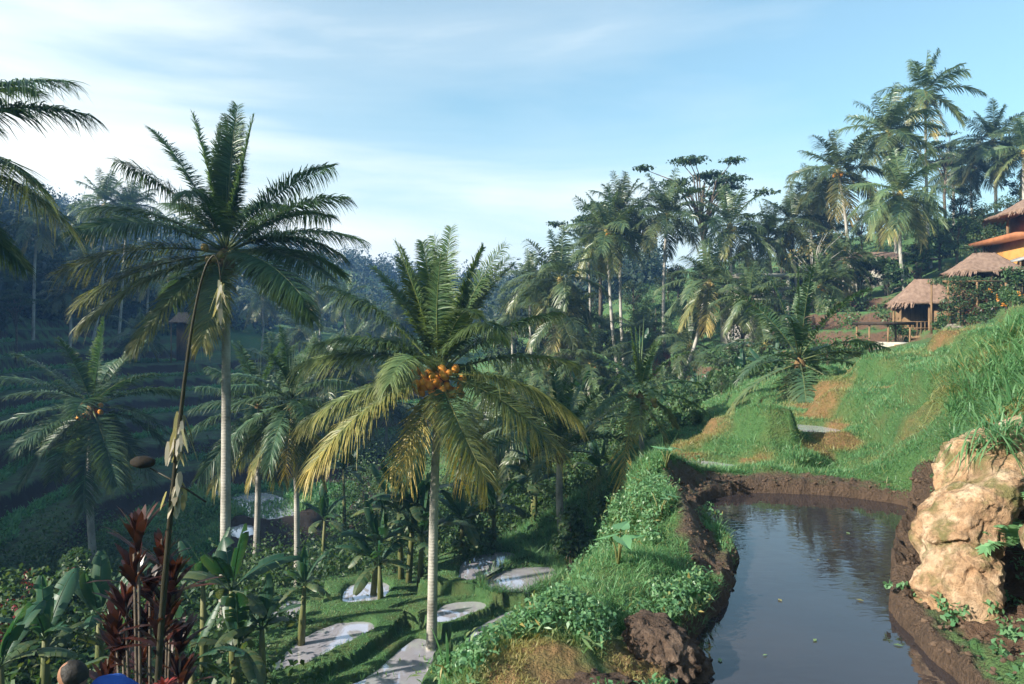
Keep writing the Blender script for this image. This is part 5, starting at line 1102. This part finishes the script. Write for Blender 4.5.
def thatched_hut(label, px, Y, ye, yr, w, rz, wall='ochre', deck=True):
    """Hut whose eaves show at row ye and ridge at row yr."""
    x = (px - CX) / F * Y; f = np.array((x, Y, H1(x, Y))); ze = P(px, ye, Y)[2] - f[2]; zr = P(px, yr, Y)[2] - f[2]
    root = empty('thatched_hut', f, label, 'hut', None, rz); hw = w / 2; d = hw * .75
    mb = MB(); hip_roof(mb, 0, 0, ze, hw, d, zr - ze, hw * .28); mb.build('roof', M['thatch'], root)
    fl = ze - 2.1
    mb = MB(); box(mb, (-hw * .8, -d * .8, fl - .18), (hw * .8, d * .8, fl)); mb.build('floor_deck', M['timber'], root)
    posts(root, [(sx * hw * .74, sy * d * .74) for sx in (-1, 1) for sy in (-1, 1)] + [(0, -d * .74)], min(-.4, fl - 1.2), ze + .1)
    mb = MB(); box(mb, (-hw * .70, d * .55, fl), (hw * .70, d * .68, ze + .1)); box(mb, (hw * .12, -d * .62, fl), (hw * .68, d * .54, ze)); mb.build('wall', M[wall], root)
    mb = MB()
    for z in (.45, .85): box(mb, (-hw * .74, -d * .76, fl + z), (hw * .1, -d * .72, fl + z + .06))
    for q in range(8): box(mb, (-hw * .72 + q * hw * .1, -d * .755, fl), (-hw * .72 + q * hw * .1 + .04, -d * .725, fl + .85))
    mb.build('railing', M['timber'], root); return root
def build_buildings():
    thatched_hut('thatched hut on posts lowest on the slope, below the curved palms', 925, 44, 303, 279, 4.3, -.35, 'timber')
    thatched_hut('broad thatched hut above the lower hut, below the ochre house', 984, 42, 272, 253, 4.2, -.25, 'timber')
    # ochre house with an upper terrace under thatch
    Y = 44; x = (1040 - CX) / F * Y; f = np.array((x, Y, H1(x, Y))); Zr = lambda py: P(0, py, Y)[2] - f[2]
    root = empty('ochre_house', f, 'ochre plastered house with red tiled ledge and thatched upper floor', 'house', None, -.18)
    mb = MB(); box(mb, (-1.7, -1.5, -1.0), (4.2, 3.2, Zr(241))); mb.build('wall', M['ochre'], root)
    mb = MB(); box(mb, (-2.55, -2.3, Zr(241)), (4.8, 3.8, Zr(236))); mb.build('ledge', M['terracotta'], root)
    mb = MB(); box(mb, (-.3, -1.535, Zr(262)), (.45, -1.49, Zr(246))); fr = mb.build('window', M['timber'], root); mb = MB(); box(mb, (-.2, -1.55, Zr(260.5)), (.35, -1.537, Zr(247.5))); mb.build('pane', M['darkvoid'], fr)
    mb = MB(); box(mb, (1.1, -1.535, -.2), (2.0, -1.49, Zr(247))); mb.build('door', M['timber'], root)
    mb = MB(); box(mb, (-.3, .2, Zr(236)), (4.0, 3.0, Zr(212))); mb.build('upper_wall', M['terracotta'], root)
    posts(root, [(-1.1, -1.2), (1.2, -1.2), (3.4, -1.2), (-1.1, 1.6)], Zr(236), Zr(211), .09)
    mb = MB()
    for z in (.35, .8): box(mb, (-1.1, -1.24, Zr(236) + z), (3.4, -1.18, Zr(236) + z + .06))
    for q in range(14): box(mb, (-1.0 + q * .32, -1.23, Zr(236)), (-.96 + q * .32, -1.19, Zr(236) + .8))
    mb.build('railing', M['terracotta'], root)
    mb = MB(); hip_roof(mb, 1.3, .6, Zr(212), 3.4, 2.9, Zr(188) - Zr(212), 1.0); mb.build('roof', M['thatch'], root)
    # tin awning leaning out beside the house
    Yb = 42.5; x = (1034 - CX) / F * Yb; f = np.array((x, Yb, H1(x, Yb))); Zr = lambda py: P(0, py, Yb)[2] - f[2]
    root = empty('awning', f, 'slanting grey sheet awning in front of the ochre house', 'awning', None, -.1)
    mb = MB(); v = [(-1.3, -.8, Zr(262)), (1.6, -.8, Zr(245)), (1.6, .8, Zr(245)), (-1.3, .8, Zr(262))]; v = np.array(v + [(a, b, c + .06) for a, b, c in v])
    mb.add(v, [(3, 2, 1, 0), (4, 5, 6, 7), (0, 1, 5, 4), (1, 2, 6, 5), (2, 3, 7, 6), (3, 0, 4, 7)]); mb.build('roof_sheet', M['tin'], root); posts(root, [(-1.2, -.7), (1.5, -.7), (-1.2, .7), (1.5, .7)], -.3, Zr(262) + .02, .05)
    # open shelter with white base
    Ys = 37; x = (884 - CX) / F * Ys; f = np.array((x, Ys, H1(x, Ys))); Zr = lambda py: P(0, py, Ys)[2] - f[2]
    root = empty('open_shelter', f, 'small open shelter with flat dark roof and white base wall', 'shelter', None, -.1)
    mb = MB(); box(mb, (-1.25, -1, Zr(325)), (1.15, 1, Zr(322))); mb.build('roof', M['darkvoid'], root)
    mb = MB(); box(mb, (-.2, -.95, -.3), (1.0, .7, Zr(342))); mb.build('base_wall', M['whitewash'], root)
    mb = MB(); box(mb, (.12, -.975, Zr(352)), (.42, -.945, Zr(344))); mb.build('door', M['brick'], root)
    posts(root, [(-.15, -.85), (.95, -.85), (-1.1, .8), (.95, .8), (-1.1, -.85)], -.3, Zr(324.5), .05)
    # white building glimpsed behind the trunks
    Yw = 64; x = (893 - CX) / F * Yw; f = np.array((x, Yw, H1(x, Yw))); Zr = lambda py: P(0, py, Yw)[2] - f[2]
    root = empty('white_house', f, 'weathered white house half hidden behind the curved palm trunks', 'house', None, -.05)
    mb = MB(); box(mb, (-4.2, 0, -1), (3.6, 5, Zr(260))); mb.build('wall', M['whitewash'], root)
    mb = MB(); v = np.array([(-4.7, -.6, Zr(260)), (4.1, -.6, Zr(260)), (4.1, 5.5, Zr(260)), (-4.7, 5.5, Zr(260)), (-2.5, 2.4, Zr(249)), (2, 2.4, Zr(249))]); mb.add(v, [(0, 1, 5, 4), (2, 3, 4, 5), (3, 2, 1, 0)], [(1, 2, 5), (3, 0, 4)]); mb.build('roof', M['thatch'], root, False)
    for wx in (-3.2, -1.2, .8, 2.4):
        mb = MB(); box(mb, (wx, -.05, Zr(272)), (wx + .9, .03, Zr(264))); fr = mb.build('window', M['timber'], root); mb = MB(); box(mb, (wx + .1, -.065, Zr(271)), (wx + .8, -.052, Zr(265))); mb.build('pane', M['darkvoid'], fr)
    # concrete building with a balcony
    Yc = 63; x = (757 - CX) / F * Yc; f = np.array((x, Yc, H1(x, Yc))); Zr = lambda py: P(0, py, Yc)[2] - f[2]
    root = empty('concrete_house', f, 'grey concrete house with open pillared balcony among the palms', 'house', None, .12)
    mb = MB(); box(mb, (-1.6, .9, -1), (2.6, 4.4, Zr(277))); mb.build('wall', M['concrete'], root)
    for zt in (302, 290, 277):
        mb = MB(); box(mb, (-2.1, -.8, Zr(zt)), (3.0, .89 if zt > 277 else 4.8, Zr(zt) + .28)); mb.build('balcony_slab' if zt > 277 else 'roof', M['whitewash'], root)
    for q in (-1.8, .4, 2.6):
        mb = MB(); box(mb, (q, -.6, -1), (q + .28, -.3, Zr(277))); mb.build('pillar', M['whitewash'], root)
    mb = MB(); box(mb, (-1.5, -.72, Zr(297)), (2.58, -.66, Zr(290.5))); mb.build('parapet', M['concrete'], root)
    for wx in (-1.1, 1.2):
        mb = MB(); box(mb, (wx, .86, Zr(287)), (wx + 1.0, .93, Zr(280))); fr = mb.build('window', M['timber'], root); mb = MB(); box(mb, (wx + .08, .845, Zr(286.3)), (wx + .92, .858, Zr(280.7))); mb.build('pane', M['darkvoid'], fr)
    # red brick shed
    Yk = 60; x = (663 - CX) / F * Yk; z = P(663, 364, Yk)[2]; f = np.array((x, Yk, min(H1(x, Yk), z - .2))); h0 = z - f[2]
    root = empty('brick_shed', f, 'tiny red brick shed behind the base of the straight palm', 'shed'); mb = MB(); box(mb, (-.7, 0, -.5), (.7, 1.2, h0 + .9)); mb.build('wall', M['brick'], root); mb = MB(); box(mb, (-.85, -.15, h0 + .9), (.85, 1.35, h0 + 1.02)); mb.build('roof', M['terracotta'], root)
    mb = MB(); box(mb, (-.3, -.03, h0 - .7), (.2, .02, h0 + .6)); mb.build('door', M['darkvoid'], root)
    # little hut on the far terraces
    Yh = 92; p = P(183, 322, Yh); f = np.array((p[0], Yh, H1(p[0], Yh))); zt = p[2] - f[2]
    root = empty('field_hut', f, 'tiny thatched field hut alone on the far shaded terraces', 'hut'); mb = MB(); hip_roof(mb, 0, 0, max(1.6, zt), 1.7, 1.2, 1.3, .6); mb.build('roof', M['thatch'], root); posts(root, [(a, b) for a in (-1.2, 1.2) for b in (-.8, .8)], -.4, max(1.65, zt + .05), .08)
    mb = MB(); box(mb, (-1.2, .7, .2), (1.2, .8, max(1.5, zt))); mb.build('wall', M['timber'], root)
    rk = clod_mat('pale rock', (.07, .06, .05), (.18, .15, .12), (.36, .31, .26), (.04, .08, .02)); Yp = 24; a = P(950, 372, Yp); zz = H1(a[0], Yp)
    lump('pale_rock', rk, [(a[0], Yp, zz - .4, .55, .5), (a[0], Yp, zz + .3, .52, .45), (a[0] + .05, Yp, zz + .65, .42, .4), (a[0] + .05, Yp, zz + .85, .1, .1)], 'pale streaked rock standing under grass below the huts', 'rock', .15, 1.6, 40, 3, 8)
    # creeper-covered pergola beside the huts, flowering shrubs
    Yg = 41; x = (968 - CX) / F * Yg; f = np.array((x, Yg, H1(x, Yg))); zt = P(0, 283, Yg)[2] - f[2]
    root = empty('pergola', f, 'dark pergola overgrown with creepers between the two thatched huts', 'pergola'); posts(root, [(a, b) for a in (-1.7, 0, 1.7) for b in (-.8, .8)], -.3, zt, .06)
    mb = MB(); [box(mb, (-2, b, zt), (2, b + .08, zt + .1)) for b in (-.8, 0, .72)]; mb.build('beam', M['timber'], root)
    g = np.random.default_rng(61); mb = MB(); leafcloud(mb, np.stack((np.linspace(-2, 2, 22), g.normal(0, .5, 22), np.full(22, zt + .15)), -1), .55, 90, .15, g, .5, .2); leafcloud(mb, np.stack((g.uniform(-2.0, 2.0, 60), g.normal(-.85, .2, 60), zt - g.uniform(.1, 2.8, 60)), -1), .5, 60, .15, g, 1, .2); mb.build('creeper', M['tree'], root)
    for px, py, Y, s, lab in ((858, 300, 60, 2.1, 'tall bush hiding the left end of the white house'), (886, 302, 59, 1.9, 'tall bush in front of the middle of the white house'), (918, 296, 59, 2.2, 'tall bush hiding the right end of the white house'), (762, 320, 58, 2.0, 'tall bush below the balcony of the concrete house'), (1006, 300, 38, .9, 'green shrub with orange blossom beside the pergola'), (985, 318, 36, .7, 'low bronze-leaved shrub in front of the pergola'), (900, 318, 39, .8, 'rounded shrub beside the open shelter'), (1022, 285, 40, 1.2, 'shrub under the grey awning at the right edge'), (940, 325, 39, .7, 'small shrub below the lower thatched hut'), (1012, 322, 33, .7, 'leafy shrub at the top of the grass slope')):
        f = foot_at(px, Y); o = tree('shrub', lab, f, 'shrub', s, 0, px * .1, None, 'shrub')
        if 'blossom' in lab or 'bronze' in lab:
            mb = MB(); leafcloud(mb, g.normal(0, .5, (26, 3)) * (1, 1, .45) * s + (0, -.15, 1.1 * s), .16, 9, .12, g); mb.build('blossom', M['flower' if 'orange' in lab else 'cordyline'], o)
    for px, py, Y, lab in ((26, 575, 20, 'bush with dull red blossom at the foot of the left terraces'), (60, 565, 21, 'sprawling green bush left of the stocky palm trunk'), (75, 540, 24, 'round leafy bush in front of the stocky palm trunk'), (8, 600, 16, 'shaded bush with red flower heads at the left edge'), (395, 560, 26, 'leafy bush by the small white paddy'), (570, 500, 24, 'bush at the foot of the young wide-spreading palm'), (615, 478, 24, 'bush behind the top of the grassy spur')):
        f = foot_at(px, Y); top = P(px, py, Y)[2]; s = np.clip((top - f[2]) / 2.0, .35, 1.3); o = tree('shrub', lab, f, 'shrub', s, px % 3, px * .1, None, 'shrub')
        if 'red' in lab:
            mb = MB(); leafcloud(mb, g.normal(0, .45, (14, 3)) * (1, 1, .3) * s + (0, -.3, 1.7 * s), .14, 10, .12, g); mb.build('blossom', M['redflower'], o)
# ------------------------------------------------------------------ light, sky, air, camera
SUN = nrm(np.array((-.80, -.36, .47)))
def build_light():
    w = bpy.data.worlds.new('World'); scene.world = w; w.use_nodes = True
    nt = w.node_tree; nt.nodes.clear(); nd, lk = nt.nodes, nt.links
    sky = N(nt, 'ShaderNodeTexSky', sky_type='NISHITA', sun_disc=False, sun_elevation=float(np.arcsin(SUN[2])), sun_rotation=float(np.arctan2(SUN[0], SUN[1])), air_density=1.2, dust_density=2.0, ozone_density=2.0)
    tc = nd.new('ShaderNodeTexCoord')
    mp = nd.new('ShaderNodeMapping'); mp.inputs['Scale'].default_value = (.8, .8, 4.6); mp.inputs['Rotation'].default_value = (R(8), R(10), 0)
    lk.new(tc.outputs['Generated'], mp.inputs['Vector'])
    n1 = noise_(nt, 1.7, 7, .52, mp.outputs[0], .4)
    sx = nd.new('ShaderNodeSeparateXYZ'); lk.new(tc.outputs['Generated'], sx.inputs[0])
    # a veil of thin cloud, thicker low down and towards the left
    low = math_(nt, 'SUBTRACT', 1.0, math_(nt, 'MULTIPLY', sx.outputs[2], 2.0), True)
    left = math_(nt, 'MULTIPLY', sx.outputs[0], -.60)
    f = math_(nt, 'ADD', math_(nt, 'ADD', math_(nt, 'MULTIPLY', low, .74), left), math_(nt, 'MULTIPLY', math_(nt, 'SUBTRACT', n1, .5), 1.6))
    veil = ramp(nt, f, [(.0, (.08, .08, .08)), (.35, (.24, .24, .24)), (.85, (.95, .95, .95))])
    tint = mixc(nt, 1.0, sky.outputs[0], SKYT, 'MULTIPLY')
    c = mixc(nt, veil, tint, CLOUD)
    bg = nd.new('ShaderNodeBackground'); bg.inputs['Strength'].default_value = SKYS
    lk.new(c, bg.inputs['Color'])
    o = nd.new('ShaderNodeOutputWorld'); lk.new(bg.outputs[0], o.inputs['Surface'])
    l = bpy.data.lights.new('sun', 'SUN'); l.energy = SUNS; l.angle = R(.55); l.color = (1.0, .92, .80)
    o = bpy.data.objects.new('sun', l); COL.objects.link(o); o.rotation_euler = Vector(-SUN).to_track_quat('-Z', 'Y').to_euler()
SKYT = (.78, 1.02, .93); CLOUD = (5.5, 5.55, 5.15); SKYS = .10; SUNS = 5.0
def build_haze():
    mb = MB(); box(mb, (-760, -760, -14.5), (760, 760, 66))
    m, nt, nd, lk = newmat('haze')
    v = nd.new('ShaderNodeVolumePrincipled')
    v.inputs['Color'].default_value = (.18, .40, .84, 1); v.inputs['Density'].default_value = HAZE; v.inputs['Anisotropy'].default_value = .0
    o = nd.new('ShaderNodeOutputMaterial'); lk.new(v.outputs[0], o.inputs['Volume'])
    tag(mb.build('haze', m, smooth=False), kind='stuff')
HAZE = .0008
def build_camera():
    c = bpy.data.cameras.new('camera'); o = bpy.data.objects.new('camera', c); COL.objects.link(o)
    c.sensor_width = 36; c.lens = 36 * F / 1024; c.shift_y = -(342 - HY) / 1024; c.clip_end = 3000; c.clip_start = .05
    o.rotation_euler = (R(90), 0, 0); scene.camera = o
    vs = scene.view_settings; vs.view_transform = 'Standard'; vs.look = 'None'; vs.gamma = 1; vs.exposure = EXPO; vs.use_curve_mapping = False
    cy = scene.cycles; cy.use_denoising = True; cy.max_bounces = 6; cy.diffuse_bounces = 3; cy.glossy_bounces = 2; cy.transmission_bounces = 3; cy.volume_bounces = 0; cy.transparent_max_bounces = 4
    cy.use_adaptive_sampling = True; cy.adaptive_threshold = .02; cy.caustics_reflective = False; cy.caustics_refractive = False
EXPO = 1.36
for fn in (build_ground, build_water, plant_palms, plant_hill_palms, plant_trees, plant_wood, plant_bananas, plant_grass, build_rocks, build_bank_plants, build_cordyline, build_penjor, build_person, build_buildings, build_light, build_haze, build_camera):
    fn()
